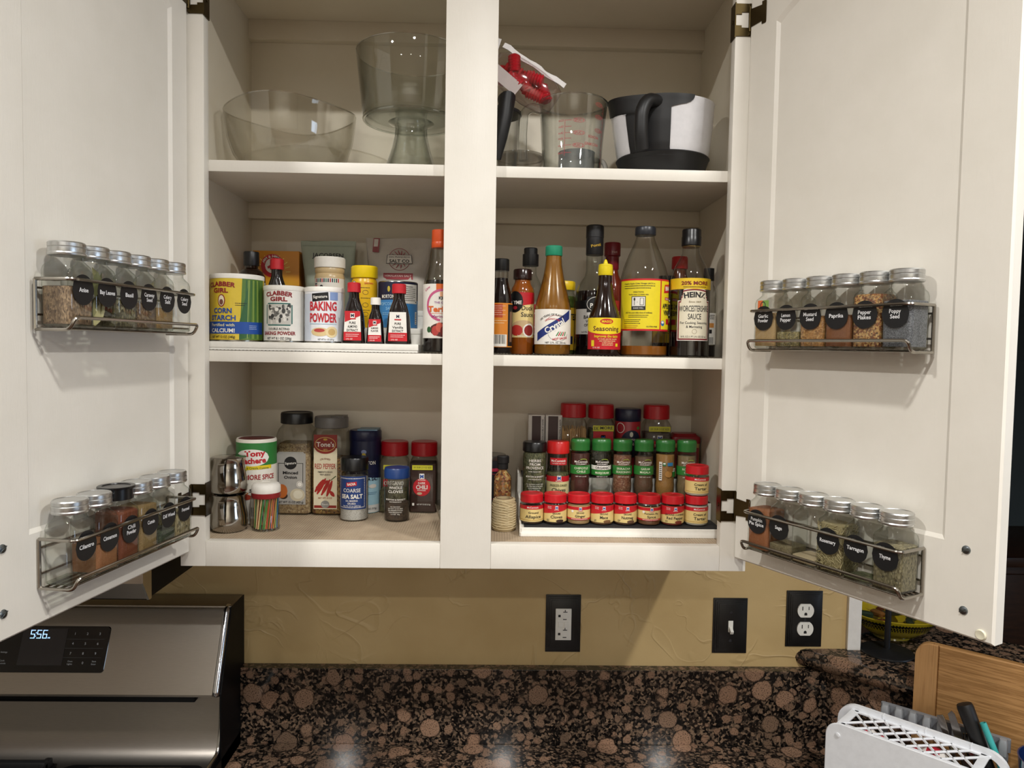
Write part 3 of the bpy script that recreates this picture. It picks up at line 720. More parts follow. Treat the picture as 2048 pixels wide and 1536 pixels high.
jar(DR, 3, 361, 'Paprika', jl('Paprika', 'over half full of orange brown powder'), .62, G(['#8f552a', '#9c6132', '#7f4821'], 1800))
jar(DR, 4, 361, ['Pepper', 'Flakes'], jl('Pepper Flakes', 'full to the neck'), 1.0, G(['#7a3c22', '#c89350', '#e0b978', '#59301f', '#a5602f'], 480))
jar(DR, 5, 361, ['Poppy', 'Seed'], jl('Poppy Seed', 'nearly full of grey seed'), .85, G(['#4a4c52', '#6d6f75', '#888a90', '#3a3b40'], 1000))
# lower right
jar(DR, 0, 60, ['Pumpkin', 'Pie Spice'], jl('Pumpkin Pie Spice', 'nearly full'), .88, G(['#a9683f', '#b97649', '#995a33'], 1800))
jar(DR, 1, 60, 'Sage', jl('Sage', 'a quarter full'), .22, G(['#8a7c5c', '#a09270', '#6f6347'], 900))
jar(DR, 2, 60, '', 'square glass jar with silver lid and no label, a little pale powder at the bottom', .12, G(['#c9b48e', '#dac7a2'], 1200), lab=False)
jar(DR, 3, 60, 'Rosemary', jl('Rosemary', 'full of needles'), .95, P('#8b7f5a', .8), 'needles')
jar(DR, 4, 60, 'Tarragon', jl('Tarragon', 'empty but for dust'), .02, G(['#6e7350', '#868a64'], 900))
jar(DR, 5, 60, 'Thyme', jl('Thyme', 'nearly full of dried herb'), .82, G(['#5f563c', '#7d7352', '#9a9070', '#453d2a'], 560, (1, 1, .6)))
# ================================================================ tiered stands
STW = P('#ece9e0', .4, name='stand_plastic'); MATB = P('#202124', .7, name='rubber_mat')
t = Thing('tiered_stand', 'white three-step shelf stand carrying the baking cans and extract bottles', 'stand', -260, 0, 348)
steps = [(22, 0), (22, 13), (110, 13), (110, 41), (190, 41), (190, 76), (270, 76), (270, 0)]
t.part('steps', MB().prism(steps, 'x', -177, 177), STW, smooth=False)
for k, (y, z) in enumerate(((22, 13), (110, 41), (190, 76))): t.part('front_lip', MB().box(-178, 178, y-1, y+2, z-9, z+.6, .4), STW)
t.done()
t = Thing('tiered_stand', 'white three-step spice stand with black mats in the lower right compartment', 'stand', 264, 0, 39.2)
steps = [(62, 0), (62, 14), (128, 14), (128, 45), (196, 45), (196, 77), (266, 77), (266, 0)]
t.part('steps', MB().prism(steps, 'x', -172, 172), STW, smooth=False)
for y0, y1, z in ((64, 127, 14), (130, 195, 45), (198, 264, 77)): t.part('mat', MB().box(-167, 171, y0, y1, z, z+1.6, .3), MATB)
t.part('front_lip', MB().loft([(0, 174, 3, 2), (6, 174, 3, 2), (7, 173, 2.4, 2), (13, 173, 2.4, 2)], 4, cx=0, cy=61), STW)
t.part('end_rail', MB().prism([(60, 0), (60, 20), (126, 20), (126, 52), (194, 52), (194, 84), (266, 84), (266, 0)], 'x', -175, -172), STW, smooth=False)
t.done()
# ================================================================ middle shelf, left: baking things
STEELC = P('#b5b2aa', .25, 1.0)
def can(t, R, h, mat, lid=WHITE, z0=2.0, lidh=7):
    t.lathe('tin', [(R-.6, 0), (R, .8), (R, 2), (R-.8, 2.6), (R-.8, h-lidh), (.01, h-lidh)], STEELC, 48)
    if lid: t.lathe('lid', [(R-1, h-lidh-1), (R+.6, h-lidh-1), (R+.9, h-2), (R+.2, h-.6), (R-2, h), (R-3, h-1), (.01, h-1)], lid, 48)
    t.band(mat, 2.8, h-lidh, R, -180, 180, off=.05, name='label')
t = Thing('corn_starch_can', 'yellow corn starch can with blue band at the left end of the step stand', 'can', -389, 66, 361.6); R = 42.5
YL = P('#dcbf3a', .4); can(t, R, 110, YL)
gr = P('#56782f', .45); gd = P('#2f5f30', .45); gl_ = P('#8ba04e', .45)
t.cols('print', gr, 17, 66, 3, 102, R, off=.25); t.cols('print', gd, 17, 33, lambda x: 3+(x-17)*.3, lambda x: 30+(x-17)*4.2, R, off=.32)
for k in range(7): t.quad(gl_ if k % 2 else gd, [(24+k*5, 5), (25.5+k*5, 5), (30+k*4, 100), (28+k*4, 100)], R, off=.38)
t.quad(YL, [(8, 3), (17.5, 3), (22, 102), (8, 102)], R, off=.3)
t.text('CLABBER', -13, 93, 7.5, DKRED, R, w=50, bold=.035, bend=130); t.text('GIRL', -13, 82.5, 7.5, DKRED, R, w=27, bold=.035)
t.oval(DKRED, -11, 66, 6.5, 10, R); t.oval(P('#efe3c4', .5), -11, 66, 5, 8.3, R, off=.65); t.oval(P('#7a4a3a', .5), -11, 63.5, 3.4, 4.6, R, off=.75)
t.text('CORN', -10, 50, 8.2, BLUE, R, w=32, bold=.03); t.text('STARCH', -10, 38.5, 8.2, BLUE, R, w=44, bold=.03)
t.cols('print', BLUE, -66, 62, 12.5, 32, R, off=.42); t.text('Fortified with', -11, 27, 5, P('#efe7b0', .5), R, w=42, bold=.01, off=.6); t.text('CALCIUM!', -11, 18, 6.5, WHITE, R, w=43, bold=.03, off=.6)
t.text('NET WT 12 OZ (340g)', -10, 7.5, 4, INK, R, w=42); t.lines(40, 26, 14, 3, .8, 2.6, P('#b9c6e4', .5), R, seed=3, off=.6); t.lines(20, 62, 18, 2, 1, 3.2, INK, R, seed=9); t.done()
t = Thing('baking_powder_can', 'white baking powder can with old engraved picture panel', 'can', -310, 62, 361.6); R = 32.4; can(t, R, 93, WHITE)
t.text('CLABBER', 0, 80, 7.2, DKRED, R, w=46, bold=.035, bend=90); t.text('GIRL', 0, 70.5, 7, DKRED, R, w=28, bold=.035)
t.cols('print', P('#2f6b62', .5), -22.5, 22.5, lambda x: 27+(3 if abs(x) > 19.5 else 0), lambda x: 64-(3 if abs(x) > 19.5 else 0), R)
t.cols('print', P('#c9c6bd', .5), -20.5, 20.5, 29, 62, R, off=.45)
rn = random.Random(11)
for k in range(46):
    x, z = rn.uniform(-17, 17), rn.uniform(32, 59); t.oval([P('#3a3a38', .5), P('#6d6b66', .5), P('#e4e1d8', .5)][k % 3], x, z, rn.uniform(1.2, 3.4), rn.uniform(1.2, 4.5), R, off=.5+.004*k)
t.text('DOUBLE ACTING', 0, 22, 3.6, INK, R, w=34); t.text('BAKING POWDER', 0, 15, 5.8, DKRED, R, w=55, bold=.03); t.text('NET WT 8.1 OZ (230g)', 0, 6.5, 4, INK, R, w=41); t.done()
t = Thing('baking_powder_can', 'white baking powder can with tall red lettering and a biscuit picture', 'can', -243, 62, 361.6); R = 31.9; can(t, R, 92, P('#e6e7ea', .4))
t.cols('print', P('#cdd5e2', .5), -48, -16, 4, 80, R, off=.2)
t.quad(BLACK, [(-13, 67), (14, 70), (13, 83), (-14, 80)], R); t.text('Signature', 0, 75.5, 4.6, WHITE, R, w=23, rot=.07, off=.7)
t.quad(P('#7f96c4', .5), [(16, 70), (30, 70), (30, 83), (16, 83)], R)
t.text('BAKING', 5, 60.5, 14.5, RED, R, w=45, bold=.03); t.text('POWDER', 5, 41.5, 14.5, RED, R, w=45, bold=.03); t.rect(P('#8fb8cc', .5), 5, 31, 45, .8, R)
t.oval(P('#d9c08c', .5), 0, 18, 15, 7, R); t.oval(P('#b5413a', .5), -1, 20.5, 9, 3, R, off=.5); t.oval(P('#e3cf9f', .5), 19, 18, 10, 9, R, off=.55); t.oval(P('#c9a768', .5), 19, 18, 6, 5.5, R, off=.6)
t.text('NET WT 8.1 OZ (230 g)', 10, 6, 2.6, INK, R, w=26); t.done()
DKBOT = P('#150c0a', .12, coat=.4, name='dark_extract_glass')
def extract(label, x, y, z, hw, h, cap, style, words):
    t = Thing('extract_bottle', label, 'bottle', x, y, z); k = h/100; hd = hw*.62
    t.loft('glass_body', [(0, hw*.94, hd*.9, 6), (1.5, hw, hd, 7), (46*k, hw*.84, hd*.86, 8), (62*k, hw*.66, hd*.8, 9), (70*k, hw*.5, hd*.72, 8), (76*k, hw*.44, hw*.44, hw*.43), (86*k, hw*.43, hw*.43, hw*.42)], DKBOT, 6, ang=40)
    cr = hw*.53; t.lathe('cap', [(cr, 84*k), (cr+.5, 84.6*k), (cr+.3, 99*k), (cr-1, 100*k), (.01, 100*k)], cap, 28)
    d = hd*.96; f = lambda z_: (1-.16*min(1, z_/(46*k)))*hw*.8
    if style:
        lw = hw*.74
        t.quad(WHITE, [(-lw, 5*k), (lw, 5*k), (lw*.86, 53*k), (-lw*.86, 53*k)], d=d, off=.6, name='label')
        t.quad(RED, [(-lw, 5*k), (lw, 5*k), (lw*.98, 19*k), (-lw*.98, 19*k)], d=d, off=.8)
        if style == 2: t.cols('print', RED, -lw*.87, lw*.87, lambda x_: 40*k+6*k*(x_/lw), 53*k, None, d, .8)
        t.rect(WHITE, 0, 45*k, 7*k, 9*k, d=d, off=.95); t.text('M', 0, 46*k, 5*k, NAVY, d=d, off=1.1, bold=.04); t.rect(RED, 0, 40.5*k, 11*k, 2*k, d=d, off=1.0)
        for i, w_ in enumerate(words): t.text(w_, 0, (34-6*i)*k, 4*k, INK, d=d, w=min(len(w_)*2.6*k, lw*1.7), off=1.0)
        t.lines(0, 15*k, lw*1.5, 2, 1, 3*k, P('#f0d0cc', .5), d=d, off=1.0, seed=int(x)); t.text('2 FL OZ', -lw*.35, 7.5*k, 2.3*k, WHITE, d=d, off=1.0)
    t.done()
extract('dark extract bottle with red cap and white label next to baking powder', -191, 46, 361.6, 19.5, 100, RED, 2, ['PURE', 'ALMOND', 'EXTRACT'])
extract('small dark extract bottle with white cap between the two red capped ones', -155, 44, 361.6, 15, 76, WHITE, 2, ['ALMOND', 'FLAVOR'])
extract('dark vanilla bottle with red cap and label reading PURE Vanilla', -117, 46, 361.6, 21, 99, RED, 1, ['PURE', 'Vanilla', 'EXTRACT'])
extract('dark bottle with red cap behind the engraved baking powder can', -347, 146, 389.6, 21.5, 120, RED, 0, [])
t = Thing('medicine_bottle', 'round dark brown bottle with black cap behind the corn starch can', 'bottle', -396, 158, 389.6)
t.lathe('glass_body', [(24, 0), (25, 2), (25, 78), (24, 88), (20, 97), (13, 102), (11.5, 104), (11.5, 112)], P('#1c0f08', .1, coat=.5)); t.band(P('#2d5f8e', .5), 20, 74, 25, 20, 90); t.band(P('#d8d8d4', .5), 74, 78, 25, -40, 90)
t.lathe('cap', [(13.2, 108), (13.6, 109), (13.4, 131), (12.5, 133), (.01, 133)], BLACK); t.done()
t = Thing('seasoning_bottle', 'white capped bottle of tan seasoning with striped label', 'bottle', -254, 148, 389.6); R = 26.3
t.lathe('plastic_body', [(25.5, 0), (R, 2), (R, 88), (25.5, 92), (24, 95), (25.5, 98), (25.5, 104), (23.5, 107)], P('#cdb488', .3)); t.lathe('cap', [(26.5, 105), (27.2, 106), (27, 122), (25.5, 124), (.01, 124)], WHITE)
t.band(WHITE, 20, 86, R, -95, 95)
for i in range(13): t.rect([RED, NAVY, P('#3f7f6a', .5), INK][i % 4], -22+i*3.6, 82, 2.0, 6.5, R)
for i in range(5): t.rect([NAVY, RED, INK, P('#3f7f6a', .5)][i % 4], -22, 76-i*3.6, 6, 2.2, R)
t.text('Ferny', 6, 68, 7.5, RED, R, w=22, rot=.1, bold=.02); t.oval(INK, -9, 70, 3.5, 4, R); t.quad(RED, [(-15, 56), (-4, 56), (-8, 66), (-11, 66)], R); t.lines(14, 62, 14, 3, .8, 2.4, INK, R, seed=4); t.oval(GREEN, 10, 58, 3, 1.6, R); t.done()
t = Thing('spice_shaker', 'yellow shaker with yellow cap and black line drawings', 'bottle', -191, 140, 389.6); R = 22.6; YB = P('#e2b31c', .3)
t.lathe('plastic_body', [(21.6, 0), (R, 2), (R, 78), (22, 83), (20.5, 86), (20.5, 90)], YB); t.lathe('cap', [(23, 88), (23.6, 89), (23.2, 107), (21.5, 109), (.01, 109)], P('#efce12', .35))
t.oval(WHITE, -16, 74, 6, 8, R); t.ring(INK, -16, 74, 6, 8, .8, R); 
for z in (62, 40, 24): t.ring(INK, 6, z, 5, 4, .5, R)
for z in (70, 52, 31): t.lines(6, z, 16, 1, .8, 2, INK, R, seed=z)
t.text('SEASONING', 12, 78, 3, RED, R, w=16); t.done()
t = Thing('popcorn_salt_can', 'navy and light blue popcorn salt can with nutrition panel', 'can', -133, 153, 389.6); R = 35
t.lathe('tin', [(34.4, 0), (R, 1), (R, 81), (34, 83), (.01, 82)], STEELC, 44); t.band(P('#3f86c4', .4), 1.5, 50, R, -180, 180, off=.06); t.band(NAVY, 50, 81.5, R, -180, 180, off=.06)
t.text('MORTON', -14, 56, 6.5, WHITE, R, w=25, bold=.02); t.oval(P('#c9b23a', .5), -12, 69, 2.6, 5, R); t.text('POPCORN', -16, 43, 5.6, P('#9cd0f0', .5), R, w=30, bold=.01); t.text('SALT', -10, 35, 5.6, P('#9cd0f0', .5), R, w=15, bold=.01)
t.lines(-14, 27, 22, 2, 1.4, 3, P('#8cc0e4', .5), R, seed=8); t.cols('print', WHITE, 14, 46, 44, 78, R, off=.3); t.text('Nutrition', 26, 74, 2.6, INK, R, w=14); t.lines(28, 70, 24, 7, .9, 3.4, INK, R, seed=2); t.rect(INK, 42, 47, 3, 2, R); t.cols('print', WHITE, 40, 46, 8, 30, R, off=.3)
for i in range(6): t.rect(INK, 43, 10+i*3.3, 4, 1.2, R)
t.done()
t = Thing('baking_soda_box', 'orange and yellow baking soda box with a red round badge', 'box', -371, 250, 424.8)
OR = NT('orange_box_print'); co = OR.coord(); gdn = OR.n('ShaderNodeTexGradient'); gdn.gradient_type = 'SPHERICAL'; mp = OR.n('ShaderNodeMapping'); mp.inputs['Location'].default_value = (-.0, 0, -.07); mp.inputs['Scale'].default_value = (14, 3, 14)
OR.l(co, mp.inputs[0]); OR.l(mp.outputs[0], gdn.inputs[0]); OR.set(Base_Color=OR.ramp(gdn.outputs[1], [(0, lin('#d58a10')), (.6, lin('#eab52a')), (1, lin('#f6dc6a'))]), Roughness=.45)
t.part('carton', MB().box(-47, 40, -18, 18, 0, 110, .8), OR.m); t.part('side_print', MB().box(40, 40.4, -15, 15, 4, 106), P('#a0641a', .5), smooth=False)
t.oval(RED, -10, 82, 22, 22, d=18); t.oval(WHITE, -10, 82, 14, 14, d=18, off=.5)
s_ = 'ARM & HAMMER'
for i, ch in enumerate(s_):
    if ch == ' ': continue
    an = -1.15+2.3*i/(len(s_)-1); t.text(ch, -10+18*math.sin(an), 82+18*math.cos(an), 5, WHITE, d=18, rot=-an, off=.6, bold=.02)
t.quad(RED, [(-18, 76), (-4, 84), (-6, 88), (-20, 80)], d=18, off=.7); t.quad(RED, [(-6, 80), (-1, 80), (-1, 92), (-6, 92)], d=18, off=.75)
for i in range(12):
    a = PI*i/11; t.quad(P('#f4d870', .5), [(-10+25*math.cos(a), 70+25*math.sin(a)), (-10+25*math.cos(a+.06), 70+25*math.sin(a+.06)), (-10+34*math.cos(a+.05), 70+34*math.sin(a+.05)), (-10+34*math.cos(a+.01), 70+34*math.sin(a+.01))], d=18, off=.2) if 25*math.sin(a)+70 < 100 and abs(34*math.cos(a)-10) < 46 and 70+34*math.sin(a) < 108 else None
t.done()
def pouch(t, name, w0, w1, h, th, mat, seal=9, seed=1, skew=0):
    rn = random.Random(seed); rings = []; n = 24
    for i in range(13):
        u = i/12; w = (w0+(w1-w0)*u)/2; d = th/2*max(.03, math.sin(PI*min(1, .16+u*.86))**.8) if u < .92 else .7
        ring = []
        for j in range(n):
            a = 2*PI*j/n; c, s = math.cos(a), math.sin(a)
            x = w*(abs(c)**.55)*(1 if c > 0 else -1); y = d*(abs(s)**.9)*(1 if s > 0 else -1)
            ring.append((x+skew*u+rn.uniform(-.5, .5), y+math.sin(x*.12+u*5)*d*.08+rn.uniform(-.35, .35)*min(1, d), u*h+(1.2*math.sin(x*.05) if u > .9 else 0)))
        rings.append(ring)
    t.part(name, MB().rings(rings), mat, ang=70)
    return th/2
t = Thing('salt_pouch', 'pale green salt pouch standing behind the striped seasoning bottle', 'pouch', -275, 246, 424.8, rz=.05)
PG = P('#aab3a2', .4); pouch(t, 'pouch', 84, 104, 132, 34, PG, seed=2, skew=-4); t.rect(P('#9aa592', .35), -4, 123, 98, 1.2, d=5.2)
t.text('JACOBSEN', -2, 103, 8.5, INK, d=17, w=58, bold=.02); t.text('SALT CO.', -2, 83, 4, INK, d=16.5, w=26); t.done()
t = Thing('salt_pouch', 'whitish frosted salt pouch with red round seal behind the popcorn salt', 'pouch', -147, 246, 424.8, rz=-.02)
PW = P('#c3bcb2', .35); pouch(t, 'pouch', 98, 128, 140, 36, PW, seed=6, skew=3)
DR_ = P('#8c3a3e', .5); t.quad(DR_, [(-46, 112), (-34, 111), (-32, 138), (-44, 138)], d=12, off=.3); t.quad(PW, [(-43.6, 122), (-36, 122), (-34.6, 136), (-42.6, 136)], d=12, off=.5)
t.ring(DR_, 6, 98, 21, 21, 1.2, d=15.5, off=1.2, a0=.35, a1=PI-.35); t.ring(DR_, 6, 98, 21, 21, 1.2, d=15.5, off=1.2, a0=PI+.35, a1=2*PI-.35)
for an in (-.9, -.5, -.1, .3, .7): t.quad(DR_, [(6+8*math.sin(an), 98+9*math.cos(an)), (9+8*math.sin(an), 98+9*math.cos(an)), (6+18*math.sin(an), 98+17*math.cos(an)), (4.5+18*math.sin(an), 98+17*math.cos(an))], d=15.5, off=1.3)
for an in (-.8, -.3, .2, .7): t.quad(DR_, [(6+10*math.sin(an), 98-10*math.cos(an)), (9+9*math.sin(an), 98-10*math.cos(an)), (6+18*math.sin(an), 98-17*math.cos(an)), (4.5+18*math.sin(an), 98-17*math.cos(an))], d=15.5, off=1.3)
t.quad(INK, [(-19, 90), (31, 90), (29, 106.5), (-17, 106.5)], d=15.5, off=1.7); t.quad(P('#d5cfc6', .5), [(-18, 90.8), (30, 90.8), (28, 105.8), (-16, 105.8)], d=15.5, off=1.9)
t.text('SAN FRANCISCO', 6, 102.5, 3.2, INK, d=15.5, w=40, off=2.1); t.text('SALT CO', 6, 95, 6, INK, d=15.5, w=38, bold=.03, off=2.1)
t.quad(P('#a13a42', .5), [(-24, 60), (32, 60), (32, 72), (-24, 72)], d=17, off=1.3); t.text('HIMALAYAN SALT', 4, 67, 4, P('#e8c8c4', .5), d=17, w=50, off=1.6, bold=.02); t.done()
t = Thing('teriyaki_bottle', 'glass teriyaki bottle with orange cap partly behind the middle stile', 'bottle', -52, 62, 348.6); R = 27
t.lathe('glass_body', [(26, 0), (R, 2), (R, 108), (25.5, 118), (21, 132), (15.5, 146), (13, 160), (12.2, 176), (12.4, 178)], GLASS('#e6e8e2', '#9aa096'), 40)
t.lathe('sauce', [(25, 1.5), (26.3, 3), (26.3, 102), (22, 120), (.01, 121)], P('#120807', .15, coat=.3), 36); t.lathe('cap', [(13.2, 174), (13.8, 175), (13.8, 183), (13.3, 184), (13.6, 185), (13.3, 203), (12, 204), (.01, 204)], P('#d2501e', .35))
t.band(WHITE, 24, 113, R, -75, 100, off=.3); PK = P('#c95a86', .5); ORG = P('#d9641f', .5)
t.cols('print', ORG, -3, 45, 101, 113, R, off=.5)
t.ring(PK, 8, 78, 28, 27, 4, R, off=.55, a0=PI*.35, a1=PI*1.45)
t.text('Low', -19, 106, 5, PK, R, rot=.5); t.cols('print', P('#e8b08a', .5), 3, 40, 92, 100, R, off=.45); t.text('KIKK', 9, 90, 5, INK, R, w=15, bold=.03); t.text('THE CHOICE', 9, 82.5, 3.6, P('#9c5a9c', .5), R, w=30); t.text('Teri', -4, 72, 9.5, ORG, R, w=26, bold=.04); t.rect(ORG, 2, 64.5, 34, .7, R); t.text('Marinade', 4, 60, 4.4, P('#a03a78', .5), R, w=28)
t.oval(P('#5a2420', .5), 12, 38, 26, 12, R); 
for i, c_ in enumerate(('#b9413c', '#cf5c4a', '#7c2a26', '#c2483e', '#3e6b34')): t.oval(P(c_, .4), -4+i*7, 36+(i % 2)*6, 6, 8, R, off=.5+.02*i)
t.oval(P('#2f5a30', .5), -15, 38, 4, 5, R, off=.6); t.done()
# ================================================================ middle shelf, right: sauces
def bot(name, label, x, y, prof, mat, seg=40): t = Thing(name, label, 'bottle', x, y, 348.6); t.lathe('glass_body', prof, mat, seg); return t
SOY = P('#140a0b', .1, coat=.4)
t = bot('soy_sauce_bottle', 'dark soy sauce bottle with orange label beside the middle stile', 51, 60, [(18.5, 0), (19.5, 2), (19.5, 92), (18, 100), (14, 112), (12, 122), (12, 140)], GLASS('#d8d6d0', '#6d6a64')); R = 19.5
t.lathe('sauce', [(18, 1), (19, 3), (19, 92), (17.4, 100), (13.4, 112), (11.5, 122), (11.5, 126), (.01, 126)], SOY); t.lathe('cap', [(13, 138), (13.5, 139), (13.3, 157), (12, 158), (.01, 158)], BLACK)
t.band(P('#d98527', .45), 11, 84, R, -100, 100, off=.3); t.band(P('#b8451f', .45), 60, 82, R, -70, 10, off=.5); t.lines(-4, 79, 24, 5, 1, 3.6, P('#e8b8a0', .5), R, seed=5, off=.7); t.lines(-2, 55, 26, 2, 1, 4, P('#f0d8a8', .5), R, seed=6)
t.cols('print', BLACK, 13, 30, 13, 82, R, off=.5); t.cols('print', P('#7a5a44', .5), 17, 24, 20, 70, R, off=.6); t.rect(WHITE, -2, 22, 26, 20, R)
for i in range(12): t.rect(INK, -12+i*1.8, 24, .8+.5*(i % 3 == 0), 15, R, off=.5)
t.done()
t = bot('duck_sauce_bottle', 'amber duck sauce bottle with red and cream label and dark cap', 88, 85, [(19, 0), (20, 2), (20, 104), (18.5, 112), (15, 118), (13.6, 122), (13.6, 128)], P('#8f4c16', .12, coat=.5, name='amber_sauce')); R = 20
t.lathe('cap', [(15, 126), (16, 127), (16, 142), (14.6, 144), (.01, 144)], P('#2a1614', .2)); t.band(CREAM, 28, 104, R, -95, 95, off=.25); t.cols('print', RED, -8, 31, lambda x: 82+x*.15, 104, R); t.oval(BLACK, -14, 88, 15, 18, R, off=.5); t.text('YME', -9, 87, 6, WHITE, R, w=15, bold=.03, off=.7); t.oval(P('#a01d2a', .5), -13, 78, 4, 3, R, off=.7)
t.text('Duck', 9, 78, 8, INK, R, w=21, off=.6); t.text('Sauce', 9, 67, 8, INK, R, w=23, off=.6); t.oval(P('#cdb084', .5), 2, 44, 23, 13, R, off=.5); t.oval(P('#b9342c', .4), -10, 40, 11, 9, R, off=.6); t.oval(WHITE, 12, 40, 11.5, 11.5, R, off=.65); t.oval(P('#8e1f1c', .4), 12, 40, 9, 9, R, off=.7); t.text('Imported', 0, 31, 3, WHITE, R, off=.8); t.done()
t = bot('oil_bottle', 'clear bottle with tall black cap behind the duck sauce', 104, 151, [(23, 0), (24, 2), (24, 108), (22, 120), (15, 134), (11, 142), (10.5, 160)], GLASS('#e8ebe4', '#a3aa9c'))
t.lathe('contents', [(22.5, 1.5), (23.4, 3), (23.4, 78), (.01, 78)], P('#2a1310', .2)); t.lathe('cap', [(14, 157), (14.4, 158), (14.4, 178), (12.2, 178.6), (12.2, 188), (11, 189.5), (.01, 189.5)], BLACK); t.band(P('#b3242c', .45), 16, 88, 24, -30, 95, off=.3); t.text('OY', 14, 48, 7, WHITE, 24, bold=.03); t.text('UCE', 14, 38, 7, WHITE, 24, bold=.03); t.ring(P('#3c5a9a', .5), 14, 76, 6, 8, 2, 24); t.rect(WHITE, 15, 72, 16, 3, 24); t.oval(BLACK, 16, 28, 9, 9, 24, off=.5); t.done()
# hot sauce
pf = [(29, 0), (30.2, 2), (30.2, 74), (29, 84), (23, 108), (17.5, 130), (14, 150), (13, 164), (13, 168)]
t = bot('hot_sauce_bottle', 'ochre hot sauce bottle with green cap and blue diagonal band on its label', 139, 64, pf, GLASS('#f0e6cc', '#9a7a4c')); R = 30.2
t.lathe('sauce', [(28.5, 1), (29.6, 3), (29.6, 74), (28.4, 84), (22.4, 108), (17, 130), (13.5, 150), (12.5, 166), (.01, 166)], GRAIN(['#9c6a1e', '#a87526', '#8a5a18'], 60, rough=.2, bump=.1)); t.lathe('cap', [(13.8, 165), (14.4, 166), (14.2, 180), (13, 181.5), (.01, 181.5)], P('#1f8a68', .4))
t.band(WHITE, 17, 75, R, -110, 110, off=.25); BL2 = P('#1c2f74', .45)
t.quad(BL2, [(-31, 22), (31, 60), (31, 75), (-31, 36)], R); t.text('Crystal', 1, 48, 10, WHITE, R, w=37, rot=.53, bold=.03, off=.7)
t.text('100 YEARS OF FLAVOR', -4, 66, 3.4, INK, R, w=44, rot=.1, bend=34); t.ring(P('#a8434a', .5), 3, 44, 20, 21, .7, R, off=.3, a0=.6, a1=2.6); t.text("LOUISIANA'S PURE", -3, 59, 2.6, RED, R, w=25, bend=26); t.ring(P('#6a6a70', .5), 8, 36, 18, 14, .6, R, off=.3, a0=PI+.2, a1=2*PI-.1)
for i in range(5): t.quad(RED if i % 2 else GREEN, [(3+i*3.6, 31), (5+i*3.6, 31), (9+i*3.2, 38), (7.5+i*3.2, 38)], R, off=.5)
t.text('HOT SAUCE', 11, 27, 3.6, RED, R, w=26, rot=.12, bold=.02); t.text('NET 12 FL. OZ. (355 mL)', 4, 20, 3, INK, R, w=36); t.done()
t = bot('relish_jar', 'green relish jar with yellow lid behind the hot sauce', 163, 167, [(25, 0), (26, 2), (26, 96), (25, 106), (22, 112), (22, 118)], GLASS('#dfe6d4', '#8f9a80'))
t.lathe('contents', [(24, 1), (25.4, 3), (25.4, 96), (24, 105), (.01, 105)], GRAIN(['#54682e', '#7c8a48', '#3e4f22'], 180, rough=.3)); t.lathe('lid', [(23.5, 116), (24.2, 117), (24.2, 130), (23, 132), (.01, 132)], P('#e0bd1c', .35)); t.band(P('#d2a62a', .45), 8, 84, 26, -95, 95, off=.3); t.text('PICANTES', 4, 68, 11, INK, 26, w=52, bold=.03); t.rect(RED, 10, 34, 12, 8, 26); t.rect(NAVY, 16, 26, 10, 14, 26); t.done()
t = bot('balsamic_bottle', 'tall balsamic vinegar bottle with long black neck sleeve', 216, 129, [(31, 0), (32.5, 2), (32.5, 104), (31, 114), (24, 128), (17, 138), (14.5, 148), (14.2, 188)], GLASS('#dfe6dc', '#7f8c7c')); R = 32.5
t.lathe('vinegar', [(30.5, 1), (31.8, 3), (31.8, 104), (30.5, 112), (.01, 113)], SOY); t.lathe('sleeve', [(14.9, 176), (15.4, 177), (15.2, 206), (15.8, 206.5), (15.6, 226), (14, 228), (.01, 228)], P('#17171a', .35)); t.text('Ponti', 0, 192, 5, GOLD, 15.4, w=17, rot=.2)
t.band(P('#d6d3cc', .5), 36, 92, R, -75, 75, off=.25); t.cols('print', BLACK, -46, 46, 80, 95, R, off=.4); t.cols('print', BLACK, -16, 46, 74, 101, R, off=.45); t.ring(WHITE, 4, 88, 20, 13.5, .8, R, off=.55); t.text('PONTI', 4, 86, 8, WHITE, R, w=28, bold=.03, off=.6); t.text('1787', 3, 97, 3.2, WHITE, R, off=.6)
t.text('BALSAMIC', -4, 66, 6, INK, R, w=34, bold=.02); t.text('VINEGAR', -4, 58.5, 4.6, INK, R, w=26); t.text('OF MODENA', -4, 52, 4.6, INK, R, w=32); t.text('16.9 FL OZ', -16, 40, 3, INK, R); t.done()
t = bot('chili_sauce_bottle', 'bottle of red sauce with dark red foil neck behind the balsamic', 258, 196, [(21, 0), (22, 2), (22, 120), (20, 132), (13, 148), (10.5, 160), (10.5, 176)], P('#6d2412', .15, coat=.4)); t.lathe('sleeve', [(11.6, 158), (12.4, 160), (12.4, 182), (15, 184), (15, 206), (14, 208), (.01, 208)], P('#7a1420', .35)); t.text('Hot', 2, 190, 4.6, P('#d8b0a8', .5), 15, rot=.1); t.band(P('#b02d1c', .45), 36, 100, 22, -90, 90, off=.3); t.text('PEPPER', 6, 78, 6, CREAM, 22, w=26, bold=.02); t.done()
